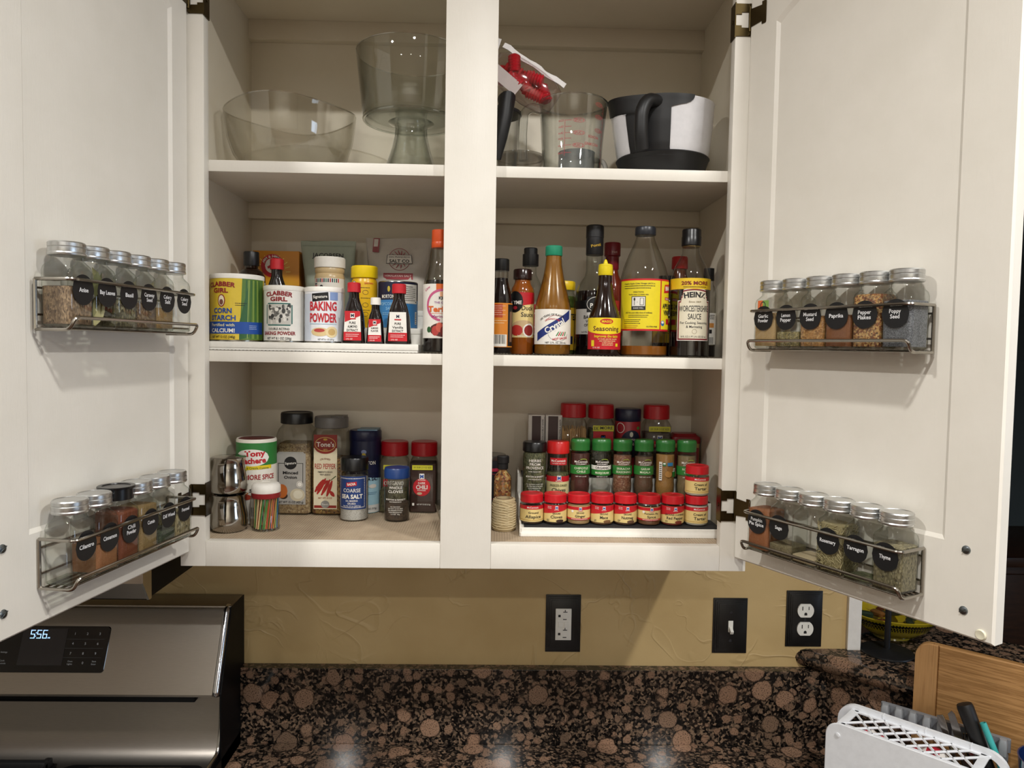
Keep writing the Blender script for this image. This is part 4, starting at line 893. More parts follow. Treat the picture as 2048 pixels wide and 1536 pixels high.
# seasoning with the pointed yellow cap
t = bot('seasoning_sauce_bottle', 'brown seasoning sauce bottle with pointed yellow cap in the front row', 225, 54, [(26, 0), (27, 2), (27, 56), (25.5, 66), (20, 82), (14.5, 100), (11.8, 118), (11, 132), (11, 136)], P('#1d0d07', .1, coat=.5)); R = 27
t.lathe('cap', [(11.6, 133), (12.2, 134), (12, 147), (11.6, 147.5), (11.8, 148), (11.4, 151), (9, 152), (4, 153), (2.4, 158), (1, 160), (.01, 160)], P('#e6cf1e', .35))
t.band(RED, 10, 62, R, -115, 115, off=.25); t.cols('print', P('#ecd21e', .45), -52, 52, lambda x: 35+.004*x*x, 62, R); t.oval(P('#c41f1f', .45), 0, 56, 11, 4.5, R, off=.5); t.text('MAGGI', 0, 56, 3.8, YEL, R, w=16, bold=.03, off=.7); t.text('Seasoning', 0, 44.5, 8, P('#5a2a1c', .5), R, w=46, bold=.02, off=.6); t.text('Improves the taste', 0, 32, 4.6, YEL, R, w=41, bold=.02)
for i in range(4): t.text(['OF SOUPS, SAUCES, SALADS', 'AND VEGETABLE DISHES.', 'A FEW DASHES', 'ARE SUFFICIENT'][i], 2, 27-i*3.2, 2.0, P('#f0d8a0', .5), R, w=[32, 28, 18, 19][i])
t.rect(YEL, -24, 20, 6, 10, R); t.rect(YEL, 19, 17.5, 5, 5, R); t.text('6.7 FL OZ', -17, 13, 2.2, WHITE, R); t.done()
# cider vinegar jug bottle
t = bot('vinegar_bottle', 'large cider vinegar bottle with yellow label, nearly empty', 295, 77, [(39, 0), (41, 3), (41, 118), (40, 132), (35.5, 150), (27, 172), (19, 190), (16, 198), (15.2, 203), (15.2, 207)], GLASS('#f0efe4', '#8f9180')); R = 41
t.lathe('vinegar', [(38, 1), (40.2, 3), (40.2, 17), (.01, 17)], P('#8a5216', .12, name='amber_vinegar')); t.lathe('cap', [(17, 204), (17.6, 205), (17.4, 216), (16.4, 218), (.01, 218)], P('#22252c', .35))
t.band(RED, 42, 128, R, -100, 125, off=.25); YG = P('#e4cf1c', .45); t.cols('print', YG, -56, 20.5, 45, 125, R); t.cols('print', YG, 23, 84, 45, 125, R)
t.text('Organic Apple Cider Vinegar (ACV) is', -17, 120, 2.4, INK, R, w=54); t.lines(-17, 116, 54, 2, 1.1, 3.6, INK, R, seed=12); t.text('DIRECTIONS:', -17, 106, 2.2, INK, R); t.text('Perfect taken 2-3 times daily.', -17, 102, 2.2, INK, R, w=34)
t.cols('print', INK, -29, -5, 76, 99, R, off=.5); t.cols('print', PAPER, -27.8, -6.2, 82.5, 97.8, R, off=.65); t.text('SHAKE WELL', -17, 79.5, 2.2, WHITE, R, off=.7); t.oval(INK, -23.5, 94, 1.6, 2.6, R, off=.8); t.rect(INK, -23.5, 88, .8, 8, R, off=.8)
t.cols('print', INK, -14.5, -8, 84, 96, R, off=.75); t.cols('print', PAPER, -13.7, -8.8, 84.8, 95.4, R, off=.85); t.text('-', -18.5, 90, 4, INK, R, off=.8); t.text('ACV for your daily dose of wellness', -17, 72, 2.6, INK, R, w=46); t.lines(-17, 67.5, 34, 2, 1, 3, INK, R, seed=14); t.lines(-28, 60, 30, 3, 1, 3, INK, R, seed=15); t.lines(-30, 50, 26, 2, .9, 3, P('#a03a1a', .5), R, seed=16); t.text('GLUTEN-FREE', 6, 49, 2.2, INK, R)
t.quad(RED, [(29, 105), (62, 108), (62, 122), (31, 119)], R, off=.5); t.text('BRAGG', 46, 114, 7, WHITE, R, w=26, rot=.08, bold=.03, off=.7); t.rect(RED, 42, 96, 20, 5, R); t.text('ORGANIC', 42, 96, 3, WHITE, R, off=.7); t.text('APPLE CIDER', 46, 84, 8, INK, R, w=40, bold=.03); t.text('VINEGAR', 46, 73, 8, INK, R, w=34, bold=.03); t.oval(P('#2a6a9c', .5), 27.5, 55, 4.6, 4.6, R); t.oval(WHITE, 27.5, 56.5, 3.2, 2, R, off=.5); t.rect(RED, 46, 58, 18, 9, R); t.done()
t = bot('steak_sauce_bottle', 'yellow labelled sauce bottle squeezed between the cider vinegar and the Worcestershire', 353, 161, [(23, 0), (24, 2), (24, 100), (21, 112), (14, 124), (13, 134)], P('#2a0f08', .15, coat=.4)); t.lathe('cap', [(14, 132), (14.6, 133), (14.4, 145), (.01, 146)], BLACK); t.band(P('#d9b51e', .45), 24, 96, 24, -100, 100, off=.25); t.cols('print', BLACK, -16, 16, 68, 92, 24); t.text('BA', 0, 78, 11, WHITE, 24, w=22, bold=.03, off=.6); t.text('SA', 0, 60, 10, RED, 24, w=20, bold=.03); t.lines(0, 48, 20, 3, 1, 3.4, INK, 24, seed=19); t.done()
t = bot('red_pepper_sauce_bottle', 'sauce bottle with bright red cap behind the Worcestershire shoulder', 387, 206, [(19, 0), (20, 2), (20, 130), (18, 142), (13, 152), (12.5, 166)], P('#5a2a14', .15, coat=.4)); t.lathe('cap', [(14.4, 163), (15, 164), (14.8, 184), (13.5, 186), (.01, 186)], P('#c2242a', .35)); t.done()
t = bot('worcestershire_bottle', 'Worcestershire sauce bottle with cream coffin-shaped label and yellow banner', 371, 66, [(31.5, 0), (33.2, 2), (33.2, 122), (32, 134), (26, 152), (18, 166), (14.6, 174), (14.4, 190)], GLASS('#ecece6', '#8c8c84')); R = 33.2
t.lathe('sauce', [(31, 1), (32.6, 3), (32.6, 110), (.01, 110)], P('#120908', .12, coat=.3)); t.lathe('cap', [(15.6, 186), (16.4, 187), (16.4, 201), (15.8, 202), (15.8, 212), (14.8, 214), (.01, 214)], P('#0e0e10', .3)); t.lathe('neck_ring', [(15, 184), (15.5, 185), (15, 186)], P('#b09a6a', .3, 1.0))
t.band(P('#e2bd1e', .45), 112, 130, R, -95, 95, off=.25); t.text('20% MORE', 0, 122, 6, P('#7a1c16', .5), R, w=46, bold=.03); t.lines(0, 115.5, 40, 1, 1, 2, INK, R, seed=21)
MAR = P('#7c1d26', .45)
def coffin(mat, g, off):
    t.cols('label', mat, -28+g, 28-g, lambda x: 28+g, lambda x: (92 if abs(x) > 23 else 100 if abs(x) > 20 else 112-.006*x*x)-g, R, off=off, n=40)
coffin(WHITE, -1.2, .2); coffin(MAR, 0, .35); coffin(P('#e0d8c0', .5), 2.4, .5)
t.text('HEINZ', 0, 103, 9, INK, R, w=37, bold=.04, off=.7, bend=90); t.text('Since 1869', 0, 91, 3, P('#8a7a5a', .5), R, w=20); t.text('WORCESTERSHIRE', 0, 80, 10, INK, R, w=52, off=.7); t.text('SAUCE', 0, 67, 9.5, INK, R, w=22, off=.7); t.text('For Cooking, Seasoning', 0, 56.5, 4.2, INK, R, w=47, off=.7); t.text('& Marinating', 0, 50, 4.2, INK, R, w=27, off=.7); t.ring(P('#9a8a6a', .5), 0, 42, 4, 4, .6, R, off=.7); t.text('18 FL OZ (1 PT 2 FL OZ) 532 mL', 0, 33.5, 3, INK, R, w=44, off=.7); t.done()
t = bot('small_sauce_bottle', 'small dark bottle with barcode label against the right cabinet wall', 424, 141, [(13.4, 0), (14, 1), (14, 110), (12, 122), (8, 130), (8, 138)], GLASS('#d9d9d2', '#77776e')); t.lathe('sauce', [(12.6, 1), (13.4, 2), (13.4, 20), (.01, 20)], SOY); t.lathe('cap', [(9, 136), (9.4, 137), (9.2, 158), (.01, 159)], BLACK); t.band(WHITE, 22, 78, 14, -80, 80, off=.3); t.rect(P('#d9934a', .5), 0, 56, 16, 8, 14); t.lines(0, 74, 18, 3, 1, 3, INK, 14, seed=25); t.rect(INK, 0, 45, 8, 7, 14)
for i in range(9): t.rect(INK, -7+i*1.7, 29, .8, 12, 14)
t.done()
# ================================================================ bottom shelf, left
ZF = 39.4
PITCH = P('#b2ada6', .12, 1.0, name='polished_steel')
for i, (z, lab) in enumerate(((ZF, 'polished steel creamer pitcher, the lower of the two stacked'), (ZF+63.4, 'polished steel creamer pitcher stacked upside up on the other one'))):
    t = Thing('creamer_pitcher', lab, 'pitcher', -408, 80, z, group='stacked steel creamers')
    t.lathe('body', [(19, 0), (25, .6), (29, 5), (30.6, 14), (30, 28), (27, 44), (25.4, 54), (26.6, 60), (28.6, 62.6), (27.8, 62.9), (25.6, 60), (24.4, 54), (26, 44), (28.8, 28), (29.2, 14), (27, 5), (.01, 2)], PITCH, 44, ang=60)
    h = MB(); path = fillet([(0, -26, 55), (0, -37, 56), (0, -39, 44), (0, -36, 24), (0, -29.6, 15)], 8, 5)
    rings = []
    for p in path: rings.append([(-5, p.y-.6, p.z-.4), (5, p.y-.6, p.z-.4), (5, p.y+.6, p.z+.4), (-5, p.y+.6, p.z+.4)])
    t.part('handle', h.rings(rings), PITCH, ang=50)
    if i: t.lathe('lid_rim', [(.01, 61.5), (26, 61.5), (27.6, 63.2), (26, 63.6), (.01, 64.2)], PITCH)
t = Thing('toothpick_jar', 'clear jar of coloured toothpicks with red and white lid', 'jar', -348, 88, ZF); R = 23
t.lathe('glass_body', [(22, 0), (R, 1), (R, 6), (22, 8), (22, 60), (R, 62)], GLASS('#eceeec', '#a0a4a4')); t.lathe('collar', [(23.4, 56), (24, 57), (24, 65), (.01, 65)], P('#8e1d22', .35)); t.lathe('lid', [(24, 65), (24.4, 66), (24, 76), (21, 80), (16, 82), (8, 82.4), (7, 81.4), (.01, 81.4)], WHITE)
rn = random.Random(21); cols_ = ['#c9583c', '#2f6f9c', '#3d8a4a', '#d9a548', '#d9be8c', '#c67a3c', '#e0c894', '#5a8a3c']
for ci, c_ in enumerate(cols_):
    m = MB()
    for k in range(11):
        a = rn.uniform(0, 2*PI); rr = rn.uniform(14, 20.6); x, y = rr*math.cos(a), rr*math.sin(a); a2 = a+.34; m.tube([(x, y, 4), (rr*math.cos(a2), rr*math.sin(a2), 57)], 1.0, 5)
    o = t.part('toothpicks', m, P(c_, .6)); o['kind'] = 'stuff'
t.done()
t = Thing('creole_seasoning_can', 'green and white creole seasoning canister with dark red top', 'canister', -386, 155, ZF); R = 35
t.lathe('canister', [(34, 0), (R, 1), (R, 147), (33.8, 150), (32, 150), (31.5, 148), (.01, 148)], P('#e2ddd0', .4)); t.lathe('lid', [(31, 148), (31, 149.4), (.01, 149.8)], P('#5c1f22', .4)); t.band(P('#2f7a38', .45), 104, 144, R, -180, 180, off=.1)
t.oval(WHITE, 2, 118, 31, 15, R); t.text('Tony', 8, 126, 10, RED, R, w=36, bold=.04, rot=.05); t.text('Chachere', 0, 113, 10, RED, R, w=54, bold=.04, rot=.05); t.quad(YEL, [(-30, 96), (38, 98), (38, 104.5), (-30, 103)], R, off=.4); t.text('Famous Creole Cuisine', 6, 100, 4, P('#2a5a2c', .5), R, w=52, off=.6, bold=.01)
t.text('MORE SPICE', 18, 84, 9, P('#a3242a', .5), R, w=52, bold=.02); t.text('Creole', 17, 69, 6, INK, R, w=26); t.text('Seasoning', 17, 60, 6, INK, R, w=36)
t.oval(P('#e6d8c4', .5), -18, 80, 14, 12, R, off=.3); t.ring(INK, -18, 80, 14, 12, .6, R); t.oval(P('#c9703a', .5), -20, 70, 10, 5, R, off=.5); t.oval(P('#b8452f', .5), -10, 48, 14, 5, R, off=.5); t.oval(P('#d98a4a', .5), -12, 55, 9, 3, R, off=.6); t.done()
t = Thing('small_spice_jar', 'small jar with barcode label tucked between pitchers and toothpick jar', 'jar', -374, 110, ZF)
t.lathe('jar_body', [(7.6, 0), (8, .6), (8, 50), (7, 53), (7, 58), (.01, 58)], P('#b9a78e', .4), 24); t.band(P('#dcd8cc', .5), 14, 48, 8, -100, 100, off=.2)
for i in range(7): t.rect(INK, -4.5+i*1.5, 26, .7, 16, 8)
t.done()
# tall square shakers
SHAKE = GLASS('#ecebe4', '#a7a496')
t = Thing('minced_onion_jar', 'tall clear shaker of minced onion with black lid and grey label', 'jar', -332, 224, ZF)
t.loft('plastic_body', [(0, 30, 27, 8), (2, 32.5, 29, 9), (150, 32.5, 29, 9), (160, 30, 27.5, 12), (168, 26, 26, 25), (174, 26, 26, 25)], SHAKE, 6, ang=50); t.loft('contents', [(2, 29, 26, 8), (4, 31.4, 28, 8), (128, 31.4, 28, 8), (134, 28, 25, 8)], G(['#a78c62', '#c4a97c', '#86694a', '#d8c299'], 420)); t.lathe('lid', [(28, 170), (30, 171), (30, 188), (28.5, 191), (27, 191), (26, 189.6), (.01, 189.6)], P('#0f0f10', .3))
d = 29.2; t.cols('label', P('#a6a39d', .5), -31, 24, lambda x: 20, lambda x: 119-(3 if (x < -28 or x > 21) else 0), None, d, .2, n=24); t.oval(BLACK, -4, 98, 12, 12, None, d); t.text('Signature', -4, 98, 4.6, WHITE, None, d, w=21, rot=.08, off=.6)
for x0, x1, z0, z1 in ((-27, -26, 60, 98), (18.5, 19.5, 60, 98), (-27, -14, 97, 98), (6, 19.5, 97, 98)): t.cols('print', INK, x0, x1, z0, z1, None, d, .4)
t.text('Minced', -4, 80, 5.6, INK, None, d, w=28, bold=.03); t.text('Onion', -4, 71.5, 5.6, INK, None, d, w=24, bold=.03); t.oval(P('#b9642a', .4), -20, 45, 10.5, 13, None, d, .45); t.oval(P('#3a2418', .4), -17, 36, 8, 6, None, d, .43); t.oval(P('#c8bda2', .4), 9, 38, 14, 12, None, d, .45); t.oval(P('#ddd6c0', .4), 10, 39, 9, 8, None, d, .55); t.oval(WHITE, 13, 58, 6, 6, None, d, .4); t.ring(INK, 13, 58, 5, 5, .6, None, d, .5); t.text('NET WT 15 OZ (425 g)', -4, 24.5, 4, INK, None, d, w=48); t.done()
t = Thing('red_pepper_jar', 'tall clear shaker of crushed red pepper with grey lid and narrow cream label', 'jar', -266.5, 224, ZF)
t.loft('plastic_body', [(0, 30, 27, 10), (2, 32.5, 29, 11), (148, 32.5, 29, 11), (157, 31, 28, 16), (164, 28, 28, 27), (168, 28, 28, 27)], SHAKE, 6, ang=50); t.loft('contents', [(2, 29, 26, 10), (4, 31.4, 28, 10), (100, 31.4, 28, 10), (106, 29, 26, 10)], G(['#5c3218', '#a9843f', '#7c3a1c', '#c9a85c', '#3d2412'], 420)); t.lathe('lid', [(30, 163), (31.5, 164), (31.5, 181), (30, 184), (.01, 184.5)], P('#6c6a68', .35)); t.part('lid_flap', MB().box(2, 27, -20, 20, 183.5, 185.6, .6), P('#63615f', .35))
d = 29.2; LC = P('#ddd2b4', .5); t.cols('label', LC, -26.5, 17, 12, 152, None, d, .2); t.cols('print', P('#8c2418', .45), -26.5, 17, 127, 152, None, d, .35); t.oval(P('#8c2418', .45), -5, 131, 21, 15, None, d, .4); t.ring(P('#d9b96a', .5), -5, 134, 19.5, 13.5, 1, None, d, .5); t.text("Tone's", -5, 134, 9, WHITE, None, d, w=33, off=.6, bold=.02); t.text('1873', -5, 124, 3, P('#d9b96a', .5), None, d, off=.6); t.oval(P('#c9a83a', .5), -5, 143, 4, 2, None, d, .55)
t.text('CRUSHED', -5, 107, 3, P('#7c3a22', .5), None, d, w=20, bend=24); t.text('RED PEPPER', -5, 93, 10, P('#a52a1e', .5), None, d, w=39, off=.5); t.text('PIMIENTO ROJO', -5, 82, 3, INK, None, d, w=27); t.text('TRITURADO', -5, 77, 3, INK, None, d, w=20)
PEP = P('#a5201a', .35)
for k, (x0, z0, x1, z1) in enumerate(((-24, 44, -8, 68), (-20, 40, -4, 70), (-12, 38, 4, 68), (-2, 36, 8, 66), (4, 46, 12, 36), (-22, 52, 0, 66))):
    n_ = 8; dx, dz = x1-x0, z1-z0; L_ = math.hypot(dx, dz)
    for i in range(n_): a, b_ = i/n_, (i+1)/n_; wa, wb = 3.2*math.sin(PI*max(.05, a))**.6+.2, 3.2*math.sin(PI*min(.97, b_))**.6+.2; nx, nz = -dz/L_, dx/L_; t.quad(PEP, [(x0+dx*a-nx*wa, z0+dz*a-nz*wa), (x0+dx*b_-nx*wb, z0+dz*b_-nz*wb), (x0+dx*b_+nx*wb, z0+dz*b_+nz*wb), (x0+dx*a+nx*wa, z0+dz*a+nz*wa)], None, d, .45+.02*k)
t.quad(P('#4a5a2c', .5), [(4, 66), (6, 66), (16, 74), (14, 75)], None, d, .5); t.cols('print', P('#8c2418', .45), -25.5, 16, 14, 19, None, d, .4); t.oval(GREY, -5, 21, 8, 7, None, d, .45); t.text("Tone's", -5, 21, 3, WHITE, None, d, w=12, off=.6); t.text('NET WT 13 OZ', -5, 33, 3, P('#a2542a', .5), None, d, w=26); t.done()
t = Thing('sea_salt_canister', 'navy to light blue sea salt canister with flip lid behind the coarse salt', 'canister', -205, 241, ZF); R = 29.5
t.lathe('canister', [(28.5, 0), (R, 1), (R, 140), (28.5, 142), (.01, 142)], P('#a9d3e4', .4)); t.band(P('#171c40', .4), 72, 139, R, -180, 180, off=.08); t.cols('label', P('#171c40', .4), -12, 60, lambda x: 72-.12*(x+12), 72, R, off=.1); t.lathe('lid', [(30, 138), (30.6, 139), (30.6, 155), (29, 157.5), (.01, 158)], P('#171c40', .35)); t.part('lid_flap', MB().box(-12, 26, -22, 20, 157.4, 160, .8), P('#6d8fa6', .4)); t.oval(P('#c9b23a', .5), 2, 111, 4, 5, R); t.oval(P('#8a96c0', .5), 2, 118, 5, 4, R, off=.45); t.text('MORTON', 8, 97, 7, WHITE, R, w=34, bold=.02)
t.text('COARSE', 18, 76, 4.4, NAVY, R, w=22); t.text('SEA SALT', 18, 66, 6, NAVY, R, w=30, bold=.03); t.oval(WHITE, 20, 52, 8, 4, R); t.lines(20, 40, 18, 2, 1, 3, P('#5a8ab0', .5), R, seed=31); t.band(P('#e4e4e0', .5), 1.5, 16, R, -180, 180, off=.1); t.text('26 OZ (737g)', 16, 9, 3.4, INK, R, w=24); t.done()
t = Thing('coarse_salt_jar', 'round jar of white coarse salt with black lid and blue stamp label', 'jar', -213, 173, ZF); R = 25.5
t.lathe('glass_body', [(24, 0), (R, 2), (R, 84), (24, 90), (22.5, 93)], GLASS('#eef0ee', '#a8aaa6')); t.lathe('salt', [(23.6, 1.5), (24.7, 3), (24.7, 78), (.01, 78)], G(['#dad7ce', '#eae8e2', '#c6c2b8'], 600)); t.lathe('lid', [(24.6, 91), (25.4, 92), (25.4, 112), (24, 114.5), (.01, 114.5)], P('#0d0d0f', .3))
t.band(P('#233f7c', .45), 22, 82, R, -72, 66, off=.2)
for i in range(19): t.rect(WHITE, -25+i*2.75, 78.5, 1.6, 1.6, R); t.rect(WHITE, -25+i*2.75, 25.5, 1.6, 1.6, R)
for i in range(17): t.rect(WHITE, -25.5, 28+i*3, 1.6, 1.6, R); t.rect(WHITE, 24.5, 28+i*3, 1.6, 1.6, R)
t.quad(RED, [(-10, 63), (9, 66), (9, 73), (-10, 71)], R, off=.4); t.text('BADIA', -.5, 68.5, 4.6, WHITE, R, w=15, bold=.03, rot=.1, off=.6); t.text('COARSE', 0, 57, 7, WHITE, R, w=32, bold=.01); t.text('SEA SALT', 0, 46, 7.6, WHITE, R, w=40, bold=.04); t.text('SAL MARINA', 0, 38, 3.4, WHITE, R, w=22); t.text('GRUESA', 0, 33, 3.4, WHITE, R, w=15); t.text('Net Wt. 9.5 oz. (269.3 g)', 0, 28.6, 2.4, WHITE, R, w=32); t.done()
REDCAP = P('#b3131f', .3, name='red_cap')
def big_square(name, label, x, y, z, hw, h, mat, fill, cat='jar', capm=None, seed=1):
    t = Thing(name, label, cat, x, y, z); hd = hw*.9; s0 = h-40
    t.loft('plastic_body', [(0, hw-2, hd-2, 6), (1.6, hw, hd, 7), (s0, hw, hd, 7), (s0+7, hw-2.5, hd-2.5, 10), (s0+11, hw*.86, hw*.86, hw*.85), (s0+16, hw*.86, hw*.86, hw*.85)], SHAKE, 6, ang=50)
    if fill: hh = 2+fill*(s0-2); t.loft('contents', [(1.4, hw-2.5, hd-2.5, 6), (3, hw-.9, hd-.9, 6), (hh, hw-.9, hd-.9, 6)], mat, 5)
    cr = hw*.95; t.lathe('cap', [(cr, s0+13), (cr+.8, s0+14), (cr+.5, h-2), (cr-1.4, h), (.01, h)], capm or REDCAP, 40); return t, hd
def mcc_logo(t, x, z, s, d=None, R=None): t.rect(WHITE, x, z, 8*s, 9*s, R, d or 0, .5); t.text('M', x, z, 6*s, BLUE, R, d or 0, bold=.05, off=.7); t.quad(RED, [(x-7*s, z-7.5*s), (x+7*s, z-7.5*s), (x+7*s, z-4.6*s), (x-7*s, z-4.6*s)], R, d or 0, off=.55); t.text('McCormick', x, z-6*s, 2.2*s, WHITE, R, d or 0, w=12.5*s, off=.75)
YSTR = P('#c6c22c', .45)
t, d = big_square('italian_seasoning_jar', 'red capped square jar of dried herb behind the whole cloves', -149, 245, ZF, 27, 136, G(['#5d5a36', '#7c784c', '#3f3c24'], 500, (1, 1, .6)), .42); t.rect(YSTR, 2, 88, 40, 9, d=d); t.text('2.5X OUR .75 OZ SIZE', 2, 88, 3.6, INK, d=d, w=36, off=.6); t.text('OREGANO', 2, 58, 8, WHITE, d=d, w=38, bold=.03); t.rect(RED, -14, 58, 8, 14, d=d, off=.3); t.lines(0, 16, 30, 1, 2, 3, WHITE, d=d, seed=41); t.done()
t, d = big_square('chili_powder_jar', 'red capped square jar of dark brown chili powder with red round badge', -92, 246, ZF, 26, 136, G(['#3a1d12', '#472517', '#32170d'], 1500), .99); t.rect(YSTR, -1, 88, 39, 9, d=d); t.text('3X OUR 2.5 OZ SIZE', -1, 88, 3.6, INK, d=d, w=34, off=.6); mcc_logo(t, -2, 71, 1.15, d); t.oval(RED, -2, 50, 17, 17, d=d, off=.35); t.text('DARK', -2, 58, 4.4, WHITE, d=d, w=14, off=.6); t.text('CHILI', -2, 50.5, 7.6, WHITE, d=d, w=22, bold=.03, off=.6); t.text('POWDER', -2, 44, 2.8, WHITE, d=d, off=.6); t.oval(P('#c9b090', .5), -6, 38, 5, 2.5, d=d, off=.6); t.text('NET WT 7.5 OZ (212g)', 2, 17, 2.6, WHITE, d=d, w=26); t.rect(WHITE, -18, 17, 4, 5, d=d); t.done()
t, d = big_square('spice_jar_large', 'red capped square jar half hidden by the middle stile on the bottom shelf', -33, 247, ZF, 25.5, 136, G(['#6b6444', '#8c8560', '#4b4630'], 500), .8); t.rect(YSTR, -6, 88, 36, 9, d=d); t.text('2X OUR SIZE', -6, 88, 3.6, INK, d=d, w=30, off=.6); t.text('CHIVES', -6, 52, 7, WHITE, d=d); t.done()
t = Thing('whole_cloves_jar', 'small round jar of whole cloves with blue lid and white print', 'jar', -134, 170, ZF); R = 23
t.lathe('glass_body', [(22, 0), (R, 1.5), (R, 72), (21.5, 77), (20.5, 80)], GLASS('#ebece6', '#9b9c92')); t.lathe('cloves', [(20.5, 2), (21.8, 3), (21.8, 33), (.01, 30)], G(['#3c2c20', '#5a4634', '#2a1e16'], 330)); t.lathe('lid', [(22.6, 78), (23.6, 79), (23.6, 94), (22, 97), (.01, 97)], P('#1c3f7c', .35))
t.text('WHOLE', 0, 63, 5, WHITE, R, w=24); t.text('CLOVES', 0, 56, 5, WHITE, R, w=27); t.text('MORTON & BASSETT', 0, 41, 2.8, WHITE, R, w=38); t.text('SAN FRANCISCO', 0, 37, 2, WHITE, R, w=22)
for i, s_ in enumerate(('ALL NATURAL', 'NO SALT & NO MSG', 'NO PRESERVATIVES', 'NON IRRADIATED', '1.3 OZ  36g')): t.text(s_, 0, 28-i*3.4, 1.9, WHITE, R, w=[18, 27, 27, 24, 16][i])
t.done()
t = Thing('glass_dish', 'glass dish with white inside peeking out beside the middle stile', 'dish', -15, 108, ZF); t.lathe('glass_body', [(26, 0), (30, 1), (38, 22), (43, 40), (45, 46), (43.8, 46), (41, 38), (36, 22), (28, 3), (.01, 3)], GLASS('#e6e8e4', '#8f928c')); t.lathe('filling', [(.01, 3.4), (27.5, 3.4), (35.5, 22), (38, 30), (.01, 30)], WHITE); t.done()
# ================================================================ bottom shelf, right
Z1, Z2, Z3 = 39.2+15.8, 39.2+46.8, 39.2+78.8
def small_jar(words, label, x, mat, pow_, style, z=Z1, y=95, dz=0):
    t = Thing('small_spice_jar', label, 'jar', x, y, z, group='small round spice jars with red caps'); R = 20.2
    t.lathe('plastic_body', [(18.5, 0), (R-.3, 1), (R, 3), (R, 33), (19.4, 36), (18, 37.5), (18, 40)], GLASS('#efeee8', '#a9a69c')); t.lathe('contents', [(17.5, 1), (19.2, 2.5), (19.2, 2.5+pow_*33), (.01, 2.5+pow_*33)], mat)
    t.lathe('cap', [(19.2, 37.5), (20, 38), (19.8, 50.5), (18.6, 52), (13, 52), (12.6, 51.4), (.01, 51.4)], P('#c21a24', .3), 40)
    LBT_ = P('#e0c682', .5); L0, L1 = 5, 34.5
    if style == 'new':
        t.band(LBT_, L0, L1, R, -115, 115, off=.2); t.cols('print', RED, -36, 36, lambda x_: 22+.0*x_+(3.0*(x_/20)), L1, R); mcc_logo(t, 1, 30, .62, R=R)
        t.text('The Taste', -11.5, 31.5, 1.6, WHITE, R, w=7); t.text('You Trust', -11.5, 29, 1.6, WHITE, R, w=7); t.text(words[0], 1, 20, 3.2, INK, R, w=len(words[0])*2.3); t.text(words[1], 1, 14.2, 5.2, INK, R, w=min(30, len(words[1])*3.4)); t.oval(mat, 7, 7, 7, 2.6, R, off=.5); t.lines(-14, 9, 5, 2, .8, 2, INK, R, seed=int(x))
    elif style == 'org':
        t.band(LBT_, 9, L1-2, R, -115, 115, off=.2); t.cols('print', RED, -36, 36, 26.5, 32, R); t.cols('print', RED, -36, 36, 9, 12, R); mcc_logo(t, 1, 28.5, .6, R=R); t.text(words[0], 1, 21.5, 3.0, INK, R, w=len(words[0])*2.2); t.text(words[1], 1, 16, 4.4, INK, R, w=min(22, len(words[1])*3)); t.lines(0, 10.5, 30, 1, .9, 2, WHITE, R, seed=int(x), off=.6); t.oval(WHITE, -13, 24, 2.2, 2.2, R)
    else:
        t.band(LBT_, L0, L1-2, R, -115, 115, off=.2); t.cols('print', RED, -36, 36, 26.5, 33, R); t.text('McCormick', 1, 29.8, 3, WHITE, R, w=20, off=.6); t.text(words[0], 2, 21, 4.4 if len(words[0]) > 6 else 3.6, INK, R, w=min(29, len(words[0])*2.9)); t.text(words[1], 2, 14, 5.4, INK, R, w=min(28, len(words[1])*3.6)); t.rect(P('#b8862a', .5), 0, 8, 60, .6, R)
    t.done()
def sl(w, e): return 'small red capped jar labelled %s, %s' % (w, e)
small_jar(['Ground', 'Allspice'], sl('Allspice', 'first in the front row'), 111, G(['#5b4028', '#6d4e33'], 1500), .8, 'old')
small_jar(['GROUND', 'Cloves'], sl('Cloves', 'second in the front row'), 152, G(['#3c2116', '#4a2c1e'], 1500), .85, 'new')
small_jar(['GROUND', 'Ginger'], sl('Ginger', 'third in the front row'), 193, G(['#b99461', '#c9a675'], 1500), .98, 'org')
small_jar(['GROUND', 'Mace'], sl('Mace', 'fourth in the front row'), 234, G(['#8a5e34', '#9a6d40'], 1500), .9, 'new')
small_jar(['GROUND', 'Nutmeg'], sl('Nutmeg', 'fifth in the front row'), 275, G(['#6d4a30', '#7d583b'], 1500), .9, 'new')
small_jar(['Pumpkin Pie', 'Spice'], sl('Pumpkin Pie Spice', 'sixth in the front row'), 316.5, G(['#7d5230', '#8d6039'], 1500), .75, 'org')
small_jar(['GROUND (CAYENNE)', 'Red Pepper'], sl('Red Pepper', 'seventh in the front row'), 358, G(['#8a3420', '#9c4029'], 1500), .85, 'new')
CT = G(['#e4dfd2', '#efebe0'], 1500)
small_jar(['Cream of', 'Tartar'], sl('Cream of Tartar', 'standing on the black mat under its twin'), 400, CT, .98, 'old')
small_jar(['Cream of', 'Tartar'], sl('Cream of Tartar', 'stacked on top of its twin'), 400, CT, .6, 'old', z=Z1+52.2)
